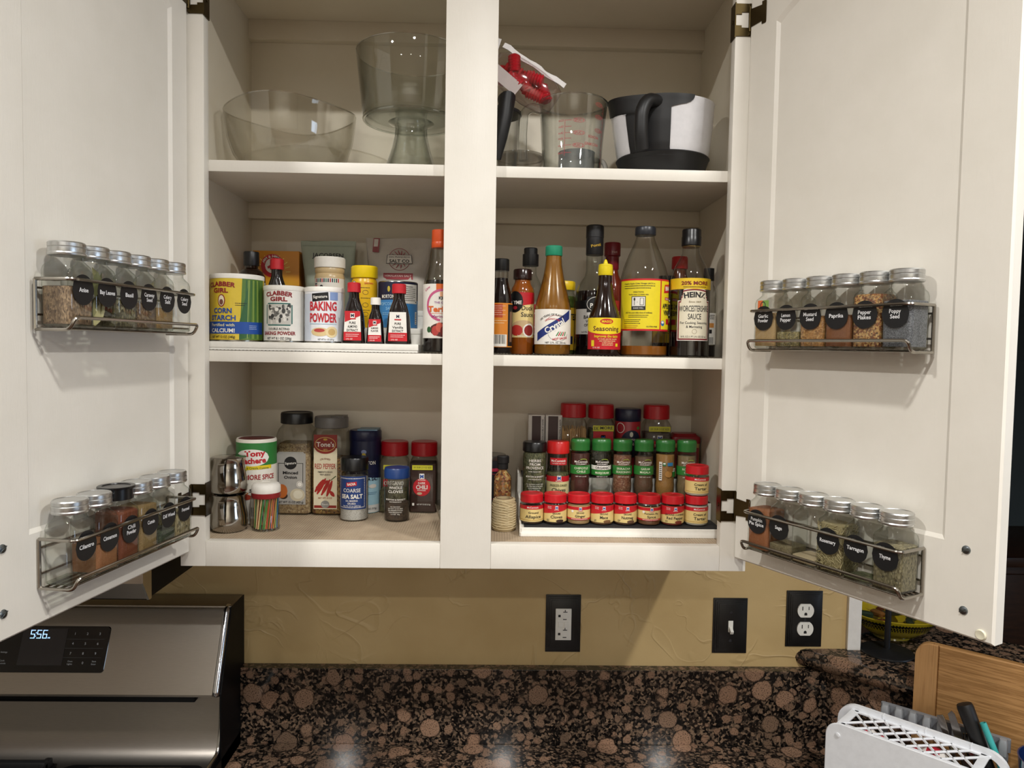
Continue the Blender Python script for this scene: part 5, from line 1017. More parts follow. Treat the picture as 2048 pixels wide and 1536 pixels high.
# middle row
t = Thing('herbs_jar', 'black lidded jar of mixed green herbs with white print, left of the middle row', 'jar', 118, 161, Z2); R = 21.5
t.lathe('glass_body', [(20.5, 0), (R, 1.5), (R, 80), (20, 84), (19, 86)], GLASS('#e9ebe2', '#8f947f')); t.lathe('herbs', [(19.5, 1.5), (20.7, 3), (20.7, 80), (19, 84), (.01, 84)], G(['#3f4428', '#5d6240', '#8a8a62', '#2a2e1a'], 420, (1, 1, .6))); t.lathe('lid', [(21.4, 85), (22.2, 86), (22.2, 100), (20.6, 102.4), (.01, 102)], P('#0d0d0e', .3))
for i, (s_, h_, w_) in enumerate((('HERBS', 5, 22), ('FROM', 5, 19), ('PROVENCE', 5, 33), ('with lavender', 2.2, 24))): t.text(s_, 0, 70-i*6.6, h_, WHITE, R, w=w_)
t.text('MORTON & BASSETT', 0, 41, 3, WHITE, R, w=34, bold=.02); t.text('SAN FRANCISCO', 0, 36, 2.2, WHITE, R, w=24)
for i, s_ in enumerate(('ALL NATURAL & SALT FREE', 'GLUTEN FREE & NO MSG', 'NON IRRADIATED', '0.7 OZ  20g')): t.text(s_, 0, 27-i*3.6, 1.9, WHITE, R, w=[32, 30, 24, 18][i])
t.done()
t = Thing('chives_jar', 'red capped jar of freeze-dried chives with cream and red label', 'jar', 161, 161, Z2); R = 20.6
t.lathe('glass_body', [(19.6, 0), (R, 1.5), (R, 46), (18.5, 58), (18.5, 78), (18, 84)], GLASS('#eceae4', '#9c998f')); t.lathe('chives', [(18.6, 1.5), (19.8, 3), (19.8, 46), (.01, 48)], G(['#5c5f38', '#7f8254', '#44462a'], 300)); t.lathe('cap', [(19.8, 82), (20.6, 83), (20.4, 102), (19, 104), (.01, 104)], P('#c8201f', .3)); t.band(P('#d9cc96', .5), 5, 40, R, -110, 110, off=.2); t.band(RED, 32, 42, R, -110, 110, off=.35); t.band(RED, 5, 9.5, R, -110, 110, off=.35); mcc_logo(t, 1, 39, .95, R=R); t.text('FREEZE-DRIED', 1, 25.5, 4, P('#5a5a2c', .5), R, w=33); t.text('Chives', 1, 17.5, 6.6, INK, R, w=26); t.lines(0, 7, 34, 1, 1, 2, WHITE, R, seed=51, off=.6); t.quad(RED, [(-17, 62), (17, 62), (17, 75), (-17, 75)], 18.5, off=.4); t.text('McCormick', 0, 70, 4.4, WHITE, 18.5, w=28, bold=.02, off=.6); t.text('THE TASTE YOU TRUST', 0, 65, 1.8, WHITE, 18.5, w=26, off=.6); t.done()
GB = [(13, 0), (15, 1.5), (17.6, 16), (18.2, 26), (17.2, 34), (17.6, 38), (17.8, 82), (16.6, 88), (15.4, 90)]
def gourmet(words, label, x, mat, fill, organic=False, turned=False):
    t = Thing('gourmet_spice_bottle', label, 'bottle', x, 161, Z2, group='green capped glass spice bottles')
    t.lathe('glass_body', GB, GLASS('#edeee8', '#8e9186'), 30); top = 4+fill*80
    pr_ = [(12, 1.5)]+[(r_-1.0, z_) for r_, z_ in GB[1:-1] if 1.5 < z_ < top]+[(16.2, top), (.01, top+1)]
    t.lathe('contents', pr_, mat, 28); t.lathe('cap', [(16.6, 88), (17.4, 89), (17.6, 101), (18, 103), (17.6, 106), (16, 109), (.01, 110)], P('#2a6e30', .32, name='green_cap'), 36)
    R = 18.0
    if not turned:
        t.band(GREEN, 46, 62, R, -100, 100, off=.2) if not organic else (t.band(GREEN, 44, 54, R, -100, 100, off=.2), t.band(WHITE, 54.5, 62, R, -100, 100, off=.2), t.text('ORGANIC', 0, 58.2, 4.4, INK, R, w=26))
        t.text('McCormick', 0, 69, 4.2, WHITE, R, w=25, bold=.01); t.text('GOURMET', 0, 64.6, 2, WHITE, R, w=20); t.ring(P('#9cb83c', .5), 4, 71, 7, 3.4, 1, R, a0=.2, a1=2.6)
        zz = [57, 51] if len(words) > 1 else [54]
        if organic: zz = [49]
        for w_, z_ in zip(words, zz): t.text(w_, 0, z_, 4, P('#dfe8c8', .5), R, w=min(28, len(w_)*3.2))
        t.text('NET WT 1.5 OZ', 0, 42, 1.8, WHITE, R, w=20)
    else:
        t.cols('label', PAPER, -15, -9, 36, 70, R, off=.3)
        for i in range(8): t.rect(INK, -12, 40+i*3.6, 4, 1.5, R, off=.5)
        t.oval(P('#3c7a4a', .5), -5, 66, 3.4, 3.4, R); t.oval(WHITE, -5, 67, 2.3, 1.3, R, off=.5); t.rect(P('#2a78a8', .5), 6, 66, 11, 6, R); t.cols('print', WHITE, 11, 24, 52, 58, R); t.text('OR', 16, 55, 3.6, INK, R, off=.6); t.cols('print', GREEN, 11, 26, 42, 52, R); t.oval(P('#a87a3c', .5), 3, 48, 7, 6, R); t.oval(P('#8a5f2c', .5), 7, 56, 6, 5, R)
    t.done()
gourmet(['CHIPOTLE', 'CHILE'], 'green capped bottle of dark red chipotle chile', 202, G(['#4d2014', '#5c2a1b'], 1500), .98)
gourmet(['MARJORAM'], 'green capped bottle labelled ORGANIC MARJORAM, nearly empty', 240.5, G(['#86805c', '#a29c78'], 500), .1, organic=True)
gourmet(['SRIRACHA', 'SEASONING'], 'green capped bottle of coarse reddish brown sriracha seasoning', 279.5, G(['#7c4a30', '#a8775a', '#925a3c', '#c09a7a'], 420), .95)
gourmet(['GARAM', 'MASALA'], 'green capped bottle of brown garam masala', 319, G(['#6b4f36', '#7d6046'], 1200), .92)
gourmet([], 'green capped bottle of ochre powder turned to show its barcode', 358.5, G(['#b07f3c', '#c0904c'], 900), .98, turned=True)
gourmet(['ROASTED', 'CUMIN'], 'green capped bottle of tan powder behind the stacked tartar jars', 398, G(['#8f7a52', '#a38d63'], 1200), .95)
# back row
for i, x in enumerate((124, 157)):
    t = Thing('slim_carton', ['slim white carton with a brown stripe, the left one of the pair', 'slim white carton with a brown stripe, touching the toothpick jar'][i], 'box', x, 232, Z3, group='pair of slim striped cartons'); t.part('carton', MB().box(-15.8, 15.8, -14, 14, 0, 114, .8), P('#d4d0c8', .4))
    t.cols('print', P('#3c2420', .4), -9 if not i else -11, 8, 1, 112, None, 14, .3); t.text('MADE IN CHINA ABSOLUTELY SAFE', 11.5, 60, 2.6, INK, None, 14, w=92, rot=PI/2); t.rect(INK, 14.4, 57, .5, 108, None, 14); t.done()
t, d = big_square('toothpick_jar', 'red capped square jar packed with plain wooden toothpicks', 195, 232, Z3, 25.2, 137, None, 0)
m = MB(); rn = random.Random(8)
for i in range(150):
    s_ = rn.randrange(4); u = rn.uniform(-22, 22); e = rn.uniform(18, 21.6); x, y = [(u, -e), (u, e), (-e-1, u), (e+1, u)][s_]; l_ = rn.uniform(-2, 2); m.tube([(x, y, 3), (max(-23, min(23, x+l_)), max(-21.5, min(21.5, y+l_*.5)), rn.uniform(84, 92))], 1.0, 5)
o = t.part('toothpicks', m, WOOD(['#b8905a', '#cfa972', '#a77f4c'], (40, 40, 3), .6, 'toothpick_wood')); o['kind'] = 'stuff'; t.done()
t, d = big_square('parsley_jar', 'red capped jar of green herb with 3X MORE banner', 248.5, 232, Z3, 25.2, 136, G(['#3a4526', '#566238', '#2a331a'], 480), .92); t.rect(YSTR, 2, 91, 40, 11, d=d); t.text('3X', -12, 91, 6.6, INK, d=d, w=9, off=.6); t.text('MORE', 8, 92, 5.4, INK, d=d, w=24, bold=.02, off=.6); t.rect(RED, 2, 68, 38, 34, d=d); mcc_logo(t, 2, 73, 1.1, d); t.text('PARSLEY', 2, 58, 6, WHITE, d=d, w=30, off=.6); t.done()
t = Thing('hickory_salt_can', 'navy capped round can with red label between two red capped jars', 'can', 301, 232, Z3); R = 24.5
t.lathe('canister', [(24, 0), (R, 1), (R, 104), (23, 107)], P('#a3212c', .4)); t.lathe('cap', [(24.4, 104), (25, 105), (24.8, 126), (23.4, 128), (.01, 128)], P('#161c38', .35)); t.ring(WHITE, -19, 92, 9, 10, 1.4, R); t.oval(P('#161c38', .45), 4, 62, 22, 26, R); t.oval(P('#d9d9c8', .5), 3, 80, 3.4, 5, R, off=.5); t.text('MORTON', 3, 70, 4, WHITE, R, w=20, off=.6); t.text('SEASON-ALL', 3, 62, 6, WHITE, R, w=32, bold=.02, off=.6); t.oval(P('#4a8a3c', .5), 18, 92, 4, 3, R); t.done()
t, d = big_square('black_pepper_jar', 'red capped jar of grey pepper with yellow 2X strip, right of the navy can', 356, 232, Z3, 25.6, 136, G(['#5d564c', '#7a7266', '#454039'], 900), .86); t.rect(YSTR, 2, 91, 41, 9.5, d=d); t.text('2X OUR 3 OZ SIZE', 2, 91, 4, INK, d=d, w=36, off=.6); mcc_logo(t, 3, 73, 1.25, d); t.quad(RED, [(-14, 56), (22, 56), (18, 68), (-10, 68)], d=d, off=.4); t.text('BLACK', 3, 60, 5, WHITE, d=d, w=20, off=.6); t.done()
t = Thing('spice_tin', 'short dark red lidded rectangular tin at the right end of the back row', 'tin', 410.5, 232, Z3); t.loft('tin', [(0, 26, 20, 6), (2, 27, 21, 7), (66, 27, 21, 7)], P('#c4a464', .4), 6); t.loft('lid', [(64, 27.8, 21.8, 7), (72, 28, 22, 7), (76, 27.4, 21.4, 8), (80, 22, 17, 8), (82, 21, 16, 8)], P('#8c1a22', .35), 6); t.cols('print', P('#8c2a24', .45), -24, 24, 10, 56, None, 21, .3); t.done()
# twine, chilli bottle, dark can
t = Thing('twine_ball', 'spool of undyed kitchen twine beside the tiered stand', 'twine', 63, 104, ZF)
TW = P('#cdbb94', .8, name='cotton_twine'); t.lathe('spool', [(11, 0), (18.5, 0), (20.6, 4), (21, 14), (20.6, 44), (19, 53), (17, 56), (11, 56), (11, 0)], P('#bda981', .8)); 
for k, (tilt, off_, ph) in enumerate(((.16, 0, 0), (-.3, 2.0, 1.0), (.42, 4.0, 2.0), (-.12, 6.5, .5))):
    for i in range(10):
        z0 = 8+off_*.4+i*4.4; pts = []
        for j in range(28):
            a = 2*PI*j/28; z = z0+math.sin(a+ph)*tilt*24; z = max(2.5, min(54, z)); rr = 21.3-(max(0, z-44)*.22)-(max(0, 6-z)*.35); pts.append((rr*math.cos(a), rr*math.sin(a), z))
        if k < 2 or i % 3 == 0: t.part('twine_turn', MB().tube(pts, .85, 5, closed=True), TW)
t.part('core', MB().lathe([(10.8, 1), (15, 1), (15, 56.5), (13.6, 56.8), (13.6, 4), (10.8, 4)], 28), P('#7a6248', .7)); t.done()
t = Thing('chilli_flake_bottle', 'little glass bottle of red and gold chilli flakes with black stopper behind the twine', 'bottle', 60, 152, ZF); t.lathe('glass_body', [(15, 0), (16.5, 2), (16.5, 82), (15, 88), (9, 94), (8, 98), (8, 104)], GLASS('#f0eee6', '#9a978a')); t.lathe('flakes', [(14, 1.5), (15.5, 3), (15.5, 82), (14, 87), (7.4, 95), (7.2, 100), (.01, 100)], G(['#7a2416', '#c98a3c', '#4a1710', '#e0c078', '#9c3a1c'], 260)); t.lathe('stopper', [(8.6, 99), (9.6, 100), (9.8, 109), (9, 110), (11, 110.4), (11, 122), (10, 123.4), (.01, 123.4)], P('#101012', .5)); t.done()
t = Thing('cocoa_tin', 'black tin with red stripes half hidden by the middle stile', 'tin', 38, 214, ZF); t.lathe('tin', [(27, 0), (28, 1), (28, 112), (26.5, 114), (.01, 114)], P('#17171b', .35)); t.lathe('lid', [(28.2, 108), (28.6, 109), (28.4, 116), (27, 117.4), (.01, 117.4)], P('#8e8c88', .3, 1.0)); t.band(P('#a3243c', .45), 88, 94, 28, -120, 120, off=.2); t.ring(P('#a3243c', .5), 4, 60, 16, 24, .8, 28); t.done()
# ================================================================ top shelf
ZT = 650.6
BG = GLASS('#ecebe4', '#b4ac9c', 1.3)
t = Thing('glass_bowl', 'wide clear glass salad bowl with wavy rim on the top shelf', 'bowl', -324, 150, ZT)
mb = MB(); seg = 72; rings = []
prof = [(50, 1), (62, 3), (80, 13), (96, 35), (106, 64), (110, 92), (111.5, 110), (112, 113), (110.6, 113), (109, 108), (107.4, 91), (103.4, 64), (93, 36), (77, 16), (60, 7), (.01, 5)]
for r_, z_ in prof:
    ring = []
    for j in range(seg):
        a = 2*PI*j/seg; k = 1+.018*math.cos(4*a)*(z_/120); wz = 3*math.cos(3*(a+PI/2))*(z_/113)**2
        ring.append((r_*k*math.cos(a), r_*k*math.sin(a), z_+wz))
    rings.append(ring)
t.part('bowl', mb.rings(rings, cap0=True, cap1=False), BG, ang=60)
RIM = GLASS('#e9e7df', '#b8b4a8', 5.0, .06, 'glass_rim')
t.part('rim', MB().tube([((111.3*(1+.018*math.cos(4*a)))*math.cos(a), (111.3*(1+.018*math.cos(4*a)))*math.sin(a), 113+3*math.cos(3*(a+PI/2))) for a in [2*PI*j/72 for j in range(72)]], 1.3, 8, closed=True), RIM); t.done()
TG = GLASS('#e6ebe5', '#46534b', 1.6)
t = Thing('trifle_bowl', 'tall glass trifle bowl on a flared foot, partly behind the middle stile', 'bowl', -112, 150, ZT)
t.lathe('bowl', [(.01, 102), (60, 102), (76, 103), (82, 106), (85, 112), (88, 138), (93, 180), (97.6, 218), (97.2, 220), (95.8, 219.6), (94.6, 212), (87, 146), (83, 116), (78, 110), (60, 108.6), (.01, 108.6)], TG, 72, ang=60)
t.part('rim', MB().tube([(96.8*math.cos(2*PI*j/72), 96.8*math.sin(2*PI*j/72), 220) for j in range(72)], 1.3, 8, closed=True), RIM)
t.part('base_ring', MB().tube([(83*math.cos(2*PI*j/72), 83*math.sin(2*PI*j/72), 105.5) for j in range(72)], 2.4, 8, closed=True), GLASS('#cfd8d0', '#55645a', 3.0))
t.lathe('foot', [(58, 0), (60, 2), (58, 5), (50, 14), (42, 33), (34, 57), (29, 79), (28, 91), (30, 97), (40, 101.5), (26, 101.5), (24, 93), (25, 79), (30, 57), (38, 33), (46, 14), (54, 4)], TG, 56, ang=60); t.done()
MG = GLASS('#eceeea', '#5a625a', 1.6); MR = P('#a8323a', .45)
t = Thing('measuring_cup', 'clear glass measuring cup with red print and hooked handle', 'measuring cup', 170, 110, ZT)
def lip(a, z): return 1+.05*max(0, math.cos(a-.15))**14*(z/130)
mb = MB(); rings = []
for r_, z_ in [(44, 0), (48, 2), (49.5, 8), (52, 50), (55, 95), (57.5, 126), (58.6, 129.6), (57.2, 130.4), (55.8, 128), (53, 95), (50, 50), (47.4, 12), (42, 8), (.01, 7)]:
    rings.append([(r_*lip(2*PI*j/64, z_)*math.cos(2*PI*j/64), r_*lip(2*PI*j/64, z_)*math.sin(2*PI*j/64), z_) for j in range(64)])
t.part('cup', mb.rings(rings, True, True, False), MG, ang=60); t.part('rim', MB().tube([(58*lip(a, 130)*math.cos(a), 58*lip(a, 130)*math.sin(a), 129.6) for a in [2*PI*j/64 for j in range(64)]], 1.6, 8, closed=True), GLASS('#dfe3de', '#6a726a', 5.0, .05))
t.part('handle', MB().tube(fillet([(-54, 0, 118), (-70, -4, 122), (-84, -6, 112), (-86, -6, 70), (-84, -6, 30)], 16, 6), 8, 12), GLASS('#e2e6e2', '#3e463e', 3.0), ang=60)
Rm = lambda z: 49.5+(z-8)*.068
for i, z in enumerate((34, 46, 57, 66, 76, 86)):
    t.rect(MR, -12, z, 11, .7, Rm); t.text(['12oz', '16oz', '20oz', '24oz', '28oz', '32oz'][5-i][::-1] if False else ['zo21', 'zo61', 'zo02', 'zo42', 'zo82', 'zo23'][i], -24, z, 3.6, MR, Rm, w=9)
t.rect(MR, -17.5, 58, .7, 58, Rm)
for i, z in enumerate((86, 66, 46)): t.text(['SPUC 4', 'SPUC 3', 'PUC 2'][i], 6, z, 4, MR, Rm, w=16); t.ring(MR, 6, z, 10.5, 3.6, .6, Rm)
t.text('ROHCNA', 34, 62, 4.6, MR, Rm, w=22); t.text('GNIKCOH', 30, 50, 4.6, MR, Rm, w=28)
for i in range(14): t.rect(MR, 56-(i % 2), 16+i*7.4, 4.5 if i % 4 == 0 else 2.6, .6, Rm)
t.rect(MR, 58, 64, .7, 104, Rm)
for i, z in enumerate((116, 96, 74)): t.text(['4 CUPS', '3 CUPS', '2 CUPS'][i], 45, z, 3.6, MR, Rm, w=15); t.ring(MR, 45, z, 9.5, 3.4, .6, Rm)
t.done()
# white batter bowl with black grip
BW = P('#dedde0', .22, name='white_melamine'); BK2 = P('#121214', .45, name='black_rubber_grip')
t = Thing('batter_bowl', 'white batter bowl with black rubber base, spout and handle', 'bowl', 330, 122, ZT)
prof = [(60, 10), (68, 18), (75, 28), (80, 50), (84, 86), (86, 122), (87, 131), (85.6, 132), (84, 128), (82, 90), (77, 50), (66, 22), (.01, 16)]
def spout(a, z): return 1+.17*max(0, math.cos(a-(PI+.35)))**10*max(0, (z-40)/92)
mb = MB(); t.part('bowl', mb.rings([[(r_*spout(2*PI*j/72, z_)*math.cos(2*PI*j/72), r_*spout(2*PI*j/72, z_)*math.sin(2*PI*j/72), z_+(6*math.cos(2*PI*j/72-PI*.5) if z_ > 100 else 0)) for j in range(72)] for r_, z_ in prof], True, True, False), BW, ang=60)
t.lathe('base', [(60, 0), (62, 1), (66, 8), (74, 20), (79.4, 36), (80.6, 37), (79, 39), (74.6, 28), (66, 14), (.01, 12)], BK2, 56)
# grip panel wrapping the front left, from the base to the rim and over the spout
PB = [(68, 18), (75, 28), (80, 50), (84, 86), (86, 122), (87, 131), (87, 160)]
def gr_r(z):
    for (r0, z0), (r1, z1) in zip(PB, PB[1:]):
        if z <= z1: return r0+(r1-r0)*(z-z0)/(z1-z0)
    return 87
mb = MB(); vs = []; fs = []; na, nz_ = 30, 26
for i in range(na+1):
    u = i/na
    for k in range(nz_+1):
        w_ = k/nz_; zz = 30+w_*102.5
        k1 = min(1, max(0, (w_-.70)/.16)); k1 = math.sqrt(1-(1-k1)**2); k2 = min(1, max(0, (w_-.80)/.18)); k2 = math.sqrt(1-(1-k2)**2); k0 = max(0, 1-w_/.10)
        a0 = 216-42*k1-10*k0*k0; a1 = 266+26*k2+10*k0*k0          # the front (-y) is 270 degrees
        a_ = math.radians(a0+(a1-a0)*u); z = zz+(6*math.cos(a_-PI*.5))*max(0, (zz-88)/35 if zz < 123 else 1)
        rr = (gr_r(zz)+2.0)*spout(a_, zz); vs.append((rr*math.cos(a_), rr*math.sin(a_), z))
for i in range(na):
    for k in range(nz_): fs.append((i*(nz_+1)+k, (i+1)*(nz_+1)+k, (i+1)*(nz_+1)+k+1, i*(nz_+1)+k+1))
mb.add(vs, fs)
gp_ = t.part('grip_panel', mb, BK2, ang=60)
t.part('handle', MB().tube(fillet([(-26, -76, 116), (-46, -92, 114), (-57, -98, 94), (-57, -96, 58), (-53, -90, 34)], 16, 5), 11, 14), BK2, ang=60); t.done()
# pitcher with black handle, clear tub, mug, bag of red decorations
t = Thing('fat_separator', 'clear pitcher with thick black handle, mostly behind the middle stile', 'pitcher', 42, 134, ZT)
t.lathe('body', [(31, 0), (33, 2), (36, 60), (39, 112), (40, 116), (38.6, 116), (37, 110), (34, 60), (31, 4), (.01, 3)], GLASS('#dcdcda', '#8f8f8c')); t.part('handle', MB().tube([(10, -36, 130), (15, -58, 126), (11, -62, 96), (4, -61, 60), (-4, -57, 26)], 13, 14, radii=[12, 14, 13, 12, 10]), P('#141416', .5), ang=60)
t.lathe('lid', [(40.5, 114), (41, 115), (40, 120), (.01, 122)], P('#232326', .45)); t.done()
t = Thing('plastic_tub', 'frosted clear plastic tub behind the measuring cup handle', 'tub', 84, 213, ZT); t.lathe('tub', [(32, 0), (34, 2), (40, 40), (43, 60), (44, 62), (42.6, 62), (39, 40), (32, 4), (.01, 3)], GLASS('#cfcbc6', '#9a958f', .8, .15, 'frosted_plastic')); t.lathe('lid', [(44.6, 60), (45, 61), (44.6, 66), (.01, 68)], GLASS('#c6c2bd', '#96918b', .8, .15, 'frosted_plastic')); t.done()
t = Thing('coffee_mug', 'pale blue-grey mug standing behind the measuring cup', 'mug', 190, 222, ZT); t.lathe('mug', [(31, 0), (33, 2), (34, 10), (34, 74), (34.6, 76), (33, 76.6), (31.6, 74), (31.4, 8), (.01, 5)], P('#a9b2bc', .25)); t.part('handle', MB().tube(fillet([(33, -2, 62), (50, -4, 62), (57, -5, 44), (52, -4, 20), (33, -2, 14)], 14, 5), 4.6, 10), P('#c9c6c0', .25)); t.done()
t = Thing('treat_bag', 'cellophane bag of red ribbed candies lying tilted on the cup handle', 'bag', 86, 100, ZT+160)
Mr = Matrix.Rotation(.56, 4, 'Y')
def bagmesh():
    m = MB(); rings = []; n = 20; rn = random.Random(4)
    for i in range(11):
        u = i/10; x = -62+u*124; d = 20*max(.04, math.sin(PI*min(.985, max(.015, u)))**.6); hgt = 34*(.62+.38*math.sin(PI*u)**.5)
        rings.append([(x+rn.uniform(-1, 1), d*math.cos(2*PI*j/n)*(abs(math.cos(2*PI*j/n))**.1), hgt*math.sin(2*PI*j/n)+rn.uniform(-.8, .8)) for j in range(n)])
    return m.rings(rings).xf(Mr)
t.part('bag', bagmesh(), GLASS('#efe2e2', '#c9b4b4', 2.2, .08, 'cellophane'), ang=70)
vs = []; fs = []
for i in range(13):
    x = -64+i*10.4; z = 33+1.2*math.sin(i*1.3); vs += [(x, -1.6, z-4), (x, -1.6, z+4.5+.8*math.sin(i*2.1)), (x, 1.6, z+4.5+.8*math.sin(i*2.1)), (x, 1.6, z-4)]
for i in range(12):
    for k in range(4): fs.append((i*4+k, (i+1)*4+k, (i+1)*4+(k+1) % 4, i*4+(k+1) % 4))
fs += [(0, 1, 2, 3), (48, 51, 50, 49)]
t.part('seal_strip', MB().add(vs, fs).xf(Mr), P('#dcd8d6', .35))
t.part('paper_card', MB().box(-58, 4, -20.5, -19.7, -33, -11).xf(Matrix.Rotation(.12, 4, 'Y')).xf(Mr), P('#b9aaa6', .45)); RC = P('#c01e2c', .25, coat=.3)
for k, (x, y, z, ry) in enumerate(((-26, -2, 6, .3), (2, -6, -4, .9), (26, -3, -8, .2), (-4, 6, 12, -.2), (-38, 2, -10, 1.1), (22, 4, 8, .6), (-30, -8, 14, 1.3), (12, -9, 12, .1), (38, -3, 2, 1.0), (-14, -9, -8, .5))):
    m = MB(); pr_ = []
    for i in range(13): pr_.append((9.0+(2.0 if i % 2 else -.6), -15+i*2.5))
    m.lathe([(.01, -15)]+pr_+[(.01, 15)], 20); m.xf(Matrix.Translation((x, y, z)) @ Matrix.Rotation(ry, 4, 'Y') @ Matrix.Rotation(.5, 4, 'X') @ Matrix.Rotation(1.2, 4, 'Y')); m.xf(Mr); t.part('candy', m, RC, ang=25)
m = MB().box(-72, -60, -1.2, 1.2, 26, 56, .4).xf(Matrix.Rotation(-.25, 4, 'Y')).xf(Mr); t.part('torn_corner', m, P('#dcd8d6', .35)); t.done()

# ================================================================ right hand counter: everything runs along the diagonal wall
def M45at(s, m, z, rz=0):
    o = q45(s, m); y = -M45; x = y.cross(Vector((0, 0, 1))); Mx = Matrix(((x.x, y.x, 0), (x.y, y.y, 0), (0, 0, 1))).to_4x4()
    Mx = Mx @ Matrix.Rotation(rz, 4, 'Z'); Mx.translation = W(o[0], o[1], z); return Mx
BAM = WOOD(['#a2784a', '#b98c58', '#8f6638', '#c69a66'], (3, 30, 90), .5, 'bamboo_strips', .12); BAME = WOOD(['#a27a4c', '#b88c5a', '#94693c'], (90, 30, 3), .5, 'bamboo_end', .12)
Mb = M45at(355, 32, -457.5) @ Matrix.Rotation(-.045, 4, 'X')
t = Thing('cutting_board', 'bamboo cutting board with rounded corners leaning on the raised bar', 'cutting board', M=Mb)
wB, hB, rB = 190, 277, 26
def rr2(x0, x1, z0, z1, r, corners):
    p = []
    for (cx, cz, a0, on) in ((x1, z0, -PI/2, corners[0]), (x1, z1, 0, corners[1]), (x0, z1, PI/2, corners[2]), (x0, z0, PI, corners[3])):
        if not on: p.append((cx, cz)); continue
        ox = cx-r if cx == x1 else cx+r; oz = cz-r if cz == z1 else cz+r
        p += arc(ox, oz, r, a0, a0+PI/2, 7)
    return p
def slab(pts, y0, y1, c=2.0):
    cx = sum(p[0] for p in pts)/len(pts); cz = sum(p[1] for p in pts)/len(pts)
    ins = [(cx+(x-cx)*(1-c/max(60, abs(x-cx))), cz+(z-cz)*(1-c/max(60, abs(z-cz)))) for x, z in pts]
    return MB().rings([[(x, y0, z) for x, z in ins], [(x, y0+c, z) for x, z in pts], [(x, y1-c, z) for x, z in pts], [(x, y1, z) for x, z in ins]])
t.part('center_slats', slab(rr2(-wB+38, wB-38, 0, hB, 1, (0, 0, 0, 0)), -9.2, 9.2), BAM)
for s in (-1, 1): x0, x1 = (-wB, -wB+37.6) if s < 0 else (wB-37.6, wB); t.part('end_slat', slab(rr2(x0, x1, 0, hB, rB, (s > 0, s > 0, s < 0, s < 0)), -9.2, 9.2), BAME)
t.done()
# white basket lying on its side, lattice up
WB_ = P('#eef1f6', .38, name='white_basket_plastic')
t = Thing('plastic_basket', 'white plastic basket lying on its side with lattice facing up', 'basket', M=M45at(190, 156, -457.5, -.075))
x0, x1, y0, y1, zt = -134, 132, -34, 38, 146
ol = rr2(x0, x1, 0, zt, 26, (1, 1, 1, 1)); t.part('bottom_panel', slab(ol, y0-3, y0, 1.2), WB_)
ri = rr2(x0-6, x1+6, 0, zt+8, 34, (1, 1, 1, 1)); n_ = len(ri); inn = rr2(x0+4, x1-4, 6, zt-3, 26, (1, 1, 1, 1))
m = MB(); vs = [(x, y1, z) for x, z in ri]+[(x, y1+9, z) for x, z in ri]+[(x, y1+9, z) for x, z in inn]+[(x, y1, z) for x, z in inn]; fs = []
for k in range(4):
    for i in range(n_): j = (i+1) % n_; k2 = (k+1) % 4; fs.append((k*n_+i, k*n_+j, k2*n_+j, k2*n_+i))
t.part('rim', m.add(vs, fs), WB_, ang=50)
zl = zt-1.5
for yy in (y0+2, y1-2): t.part('edge_bar', MB().box(x0+22, x1-22, yy-4, yy+4, zl-1.5, zl+1.5, .8), WB_)
for xx in (x0+26, x1-30): t.part('edge_bar', MB().box(xx-7, xx+7, y0, y1, zl-1.5, zl+1.5, .8), WB_)
xa = x0+22
while xa < x1-22:
    for s in (1, -1):
        p0 = (xa, y0+1) if s > 0 else (xa, y1-1); p1 = (xa+58, y1-1) if s > 0 else (xa+58, y0+1)
        if p1[0] < x1-18: t.part('lattice_bar', MB().tube([(p0[0], p0[1], zl), (p1[0], p1[1], zl)], 2.4, 6), WB_)
    xa += 27
for xx in (x0+9, x1-9): t.part('end_panel', MB().box(xx-1.5-(6 if xx < 0 else -6), xx+1.5-(6 if xx < 0 else -6), y0, y1, 24, zt-24, .6), WB_)
for xx in (-60, 10, 80): t.part('rim_rib', MB().box(xx-1, xx+1, y1-1, y1+9.5, zt+1, zt+8.6, .4), WB_)
t.part('foot', MB().lathe([(4.5, 0), (4, 1.6), (.01, 2.4)], 14).xf(Matrix.Translation((x0+22, y0-3, zt-22)) @ Matrix.Rotation(PI/2, 4, 'X')), WB_)
EMB = P('#d3d6da', .4); t.d0 = 0; t.text('PP 5', -14, 84, 9, EMB, None, -y0+3, rot=PI/2-.1, off=.3); t.done()
t = Thing('dish_towel', 'crumpled dish towel with red, green and black stripes inside the basket', 'towel', M=M45at(190, 152, -457.5, -.075))
m = MB(); vs = []; fs = []; nx_, ny_ = 26, 8; rn = random.Random(13)
for i in range(nx_+1):
    for j in range(ny_+1):
        x = -85+i*6.6; y = -22+j*7.5; vs.append((x, y, 112+10*math.sin(x*.06)+6*math.sin(y*.2+x*.03)+rn.uniform(-1.5, 1.5)))
for i in range(nx_):
    for j in range(ny_): fs.append((i*(ny_+1)+j, (i+1)*(ny_+1)+j, (i+1)*(ny_+1)+j+1, i*(ny_+1)+j+1))
m.add(vs, fs); base_ = len(m.v); m.add([(v[0], v[1], 1) for v in vs], [tuple(reversed(f)) for f in fs])
TOW = NT('striped_towel'); sp = TOW.n('ShaderNodeSeparateXYZ'); TOW.l(TOW.coord(), sp.inputs[0]); fr_ = TOW.math('FRACT', TOW.math('MULTIPLY', sp.outputs[0], 13)); TOW.set(Base_Color=TOW.ramp(fr_, [(0, lin('#e4e0da')), (.18, lin('#c02438')), (.46, lin('#e4e0da')), (.6, lin('#b4bf4a')), (.66, lin('#2a2a2e')), (.74, lin('#e4e0da')), (.86, lin('#c02438'))], 'CONSTANT'), Roughness=.9)
t.part('cloth', m, TOW.m, ang=80); t.done()
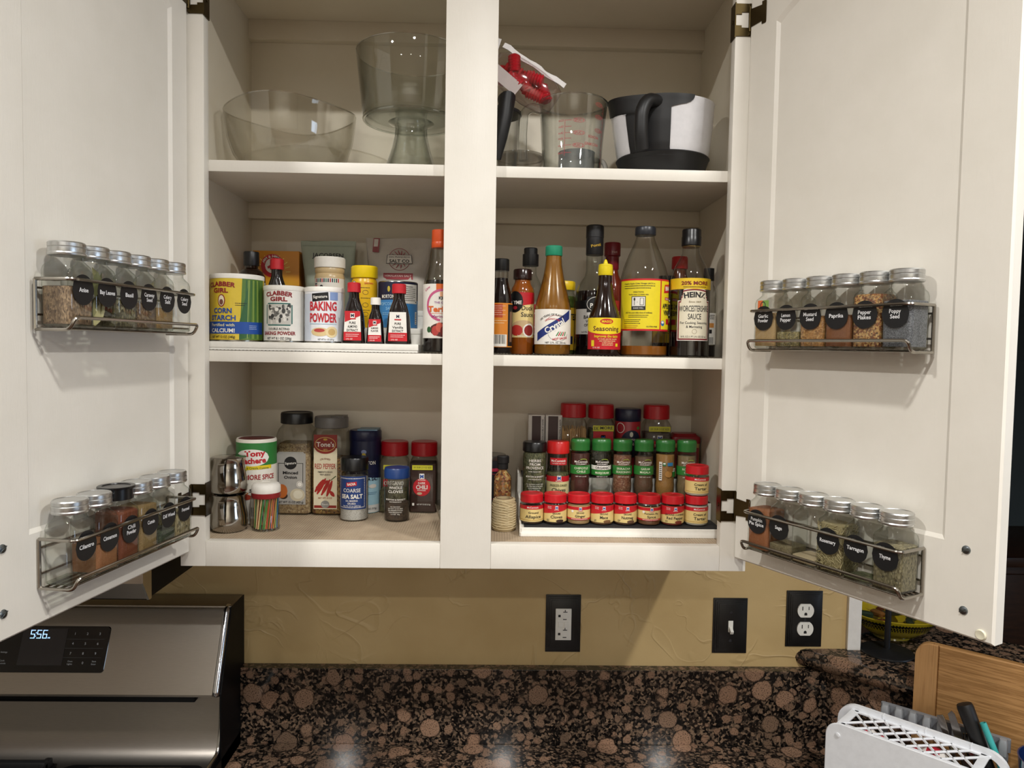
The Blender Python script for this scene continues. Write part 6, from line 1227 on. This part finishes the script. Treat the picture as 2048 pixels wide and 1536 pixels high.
# grey dish drainer with its prongs
GP = P('#7c7f84', .45, name='grey_plastic')
t = Thing('dish_drainer', 'grey plastic dish drainer with blunt prongs behind the white basket', 'dish rack', M=M45at(222, 82, -457.5))
t.part('tray', MB().loft([(0, 102, 18, 8), (12, 104, 20, 8)], 5), GP); t.part('rail', MB().loft([(138, 102, 5, 4), (160, 102, 5, 4)], 5, cx=0, cy=10), GP)
for s in (-1, 1): t.part('post', MB().box(s*94-5, s*94+5, 6, 14, 12, 140, 2), GP)
for i in range(9): xx = -92+i*23; t.part('prong', MB().loft([(136, 6.5, 8, 3), (156, 6.5, 8, 3), (163, 5, 5, 3)], 4, cx=xx, cy=-3), P('#8e9195', .45))
t.done()
CUT = P('#8d8883', .22, 1.0, name='cutlery_steel')
def at45(s, m, z): return Vector(q45(s, m, z))
def stick(name, label, cat, p0, p1, build, mats):
    """thing standing in the drainer: local z runs from p0 to p1"""
    a = at45(*p0); b_ = at45(*p1); zx = (b_-a).normalized(); xx = Vector((.749, -.663, 0)); xx = (xx-zx*xx.dot(zx)).normalized(); yy = zx.cross(xx)
    Mx = Matrix(((xx.x, yy.x, zx.x), (xx.y, yy.y, zx.y), (xx.z, yy.z, zx.z))).to_4x4(); Mx.translation = W(a.x, a.y, a.z)
    t = Thing(name, label, cat, M=Mx); build(t, (b_-a).length); t.done()
def knife(t, L): t.loft('handle', [(0, 5, 2, 1.5), (L*.55, 6, 2.4, 2), (L*.62, 4, 2, 1.6), (L*.66, 5, 1.2, .8)], CUT, 4); t.part('blade', MB().prism([(-5, L*.66), (5, L*.66), (8, L*.8), (6, L*.97), (2, L), (-5, L*.97)], 'y', -.7, .7), CUT)
stick('table_knife', 'steel table knife standing tip up in the drainer', 'knife', (290, 98, -440), (236, 98, -266), knife, CUT)
def spoon(t, L): t.loft('stem', [(0, 4, 1.6, 1.2), (L*.5, 3, 1.6, 1.2), (L*.95, 6.5, 1.3, 1), (L, 5, 1, .8)], CUT, 4); t.loft('bowl', [(-40, 2, 2, 1.5), (-20, 14, 4, 4), (0, 4, 1.6, 1.2)], CUT, 5)
stick('spoon', 'steel spoon handle up, left of the knife in the drainer', 'spoon', (272, 104, -410), (221, 100, -278), spoon, CUT)
def fork(t, L):
    t.loft('stem', [(0, 4, 1.2, 1), (L*.7, 3, 1.6, 1), (L*.74, 10, 1.4, 1), (L*.78, 11, 1.2, 1)], CUT, 4)
    for x in (-8, -2.7, 2.7, 8): t.part('tine', MB().tube([(x, 0, L*.77), (x*.9, 0, L)], 1.4, 6), CUT)
stick('fork', 'steel fork tines up beside the black handle', 'fork', (300, 88, -446), (264, 92, -300), fork, CUT)
def hand(t, L): t.lathe('handle', [(.01, 0), (9, 2), (10, 20), (11, L*.5), (13, L*.8), (13.4, L-6), (12, L-1), (.01, L)], P('#0f0f11', .5)); t.lathe('blade_collar', [(6, -20), (8, 0)], CUT)
stick('peeler', 'utensil with thick black handle pointing up from the drainer', 'utensil', (318, 102, -400), (256, 96, -247), hand, None)
def straw(t, L): t.lathe('tube', [(5.2, 0), (5.2, L), (3.8, L), (3.8, 0), (5.2, 0)], P('#3fb3b0', .4), 20)
stick('drinking_straw', 'thick turquoise drinking straw leaning out of the drainer', 'straw', (356, 112, -425), (286, 104, -268), straw, None)
t = Thing('blue_bowl', 'glazed dark blue bowl at the right edge of the counter', 'bowl', M=M45at(397, 108, -408)); t.lathe('bowl', [(30, 0), (32, 4), (50, 40), (58, 80), (60, 108), (61, 112), (59, 112), (56, 80), (47, 40), (28, 6), (.01, 4)], P('#16264f', .12, coat=.5), 48, ang=60); t.done()
# ================================================================ raised bar
ZL = -261.8
t = Thing('paper_towel_stand', 'black metal pole stand with round base on the raised bar', 'stand', 868, 307, ZL); t.lathe('base', [(50, 0), (51, 1), (50.4, 4), (46, 5.4), (12, 6.4), (8, 9), (.01, 9)], P('#0e0e10', .5), 48); t.part('pole', MB().tube([(0, 0, 6), (0, 0, 330)], 6, 16), P('#0e0e10', .45)); t.lathe('knob', [(6, 328), (10, 334), (10, 342), (.01, 348)], P('#0e0e10', .45)); t.done()
t = Thing('candy_bowl', 'yellow glazed bowl with black painted border full of wrapped sweets', 'bowl', 925, 398, ZL); YBW = P('#a8941e', .14, coat=.6, name='yellow_glaze')
w3 = lambda a: 1+.05*math.cos(3*a+2.2)
prof = [(34, 0), (36, 1), (34, 5), (50, 12), (70, 28), (82, 46), (87, 56), (85, 57), (80, 46), (67, 29), (48, 15), (.01, 11)]
t.part('bowl', MB().lathe(prof, 60, wob=w3), YBW, ang=60)
rim_ = lambda z: 70+(z-28)*.72+1.2
bm_ = MB()
for i in range(44):
    a = -PI/2+(i-22)*.075
    for (da, z0, z1, w_) in ((0, 42, 52, .05), (.03, 36, 44, .03), (-.02, 32, 38, .022)):
        pts = []
        for (q, z) in ((-w_, (z0+z1)/2), (0, z0), (w_, (z0+z1)/2), (0, z1)):
            aa = a+da+q; rr = rim_(z)*w3(aa); pts.append((rr*math.cos(aa), rr*math.sin(aa), z))
        bm_.add(pts, [(0, 1, 2, 3)])
t.part('painted_border', bm_, P('#15140e', .2), ang=60); t.done()
for i, (x, y, z, c_, rz) in enumerate(((-40, -30, 44, '#7a4a22', .3), (-10, -46, 42, '#c9a83a', .1), (22, -34, 46, '#3c4430', 1.1), (45, -8, 48, '#5a5c40', .7), (-26, 8, 50, '#9c6a38', 2.0), (8, 4, 54, '#43402c', .2), (30, 26, 50, '#b08a3a', 1.6), (-50, 14, 46, '#3a4a38', 2.6), (-4, 36, 50, '#6b3a20', .9))):
    nm = ['brown', 'gold', 'dark green', 'olive', 'tan', 'dark', 'amber', 'green', 'chestnut'][i]
    t = Thing('wrapped_sweet', '%s foil wrapped sweet in the yellow bowl' % nm, 'candy', 925+x, 398+y, ZL+z-4, rz, group='wrapped sweets in the yellow bowl')
    t.part('sweet', MB().loft([(-6, 12, 5, 4), (-3, 16, 8, 5), (4, 16, 8, 5), (7, 12, 5, 4)], 4), P(c_, .22, .5)); m = MB()
    for s in (-1, 1): m.add([(s*15, -3, 0), (s*15, 3, 1), (s*27, 8, 6), (s*27, -8, -3)], [(0, 1, 2, 3)])
    t.part('wrapper_ends', m, P(c_, .2, .5), smooth=False); t.done()
# ================================================================ dim room beyond the bar
DW = WOOD(['#1c0f09', '#2e1a10', '#3d2416'], (4, 30, 30), .35, 'dark_furniture_wood')
t = Thing('sideboard', 'dark wooden sideboard in the unlit room beyond the bar', 'sideboard', 2050, 1900, -ZC); t.part('carcass', MB().box(-800, 800, -250, 250, 80, 900, 6), DW); t.part('top', MB().box(-830, 830, -275, 265, 900, 940, 6), DW)
for k in range(3): dd = t.part('door', MB().box(-770+k*520, -270+k*520, -268, -250, 120, 870, 4), DW); t.part('knob', MB().lathe([(8, 0), (14, 14), (10, 22), (.01, 24)], 16).xf(Matrix.Translation((-300+k*520, -268, 520)) @ Matrix.Rotation(PI/2, 4, 'X')), P('#6a5a38', .3, 1.0), dd)
for sx_ in (-1, 1):
    for sy_ in (-1, 1): t.part('leg', MB().box(sx_*740-30, sx_*740+30, sy_*200-30, sy_*200+30, 0, 82, 3), DW)
t.done()
t = Thing('dining_chair', 'dark wooden dining chair back in the unlit room', 'chair', 1500, 1050, -ZC, .4)
t.part('seat', MB().box(-220, 220, -220, 220, 440, 470, 8), DW); t.part('backrest', MB().box(-210, 210, 190, 220, 640, 960, 10), DW)
for sx_ in (-1, 1): t.part('leg', MB().box(sx_*200-20, sx_*200+20, -210, -170, 0, 440, 3), DW); t.part('leg', MB().box(sx_*200-20, sx_*200+20, 185, 225, 0, 980, 3), DW)
t.done()
t = Thing('shawl', 'plum coloured shawl hanging over the dark chair back', 'cloth', 1500, 1050, -ZC, .4); m = MB(); vs = []; fs = []
for i in range(17):
    x = -120+i*15
    for j, (y, z) in enumerate(((184, 700), (180, 860), (186, 966), (205, 976), (228, 966), (234, 820))): vs.append((x, y+5*math.sin(x*.08)*(1 if j < 2 else 0), z+6*math.sin(x*.05)))
for i in range(16):
    for j in range(5): fs.append((i*6+j, (i+1)*6+j, (i+1)*6+j+1, i*6+j+1))
t.part('cloth', m.add(vs, fs), P('#5c1638', .8), ang=80); t.done()
t = Thing('iron_figure', 'dark ornament standing on the sideboard', 'ornament', 2150, 1900, -ZC+940); t.lathe('figure', [(60, 0), (64, 10), (30, 30), (26, 120), (60, 190), (66, 260), (40, 330), (18, 360), (24, 400), (.01, 430)], P('#17120f', .4)); t.done()
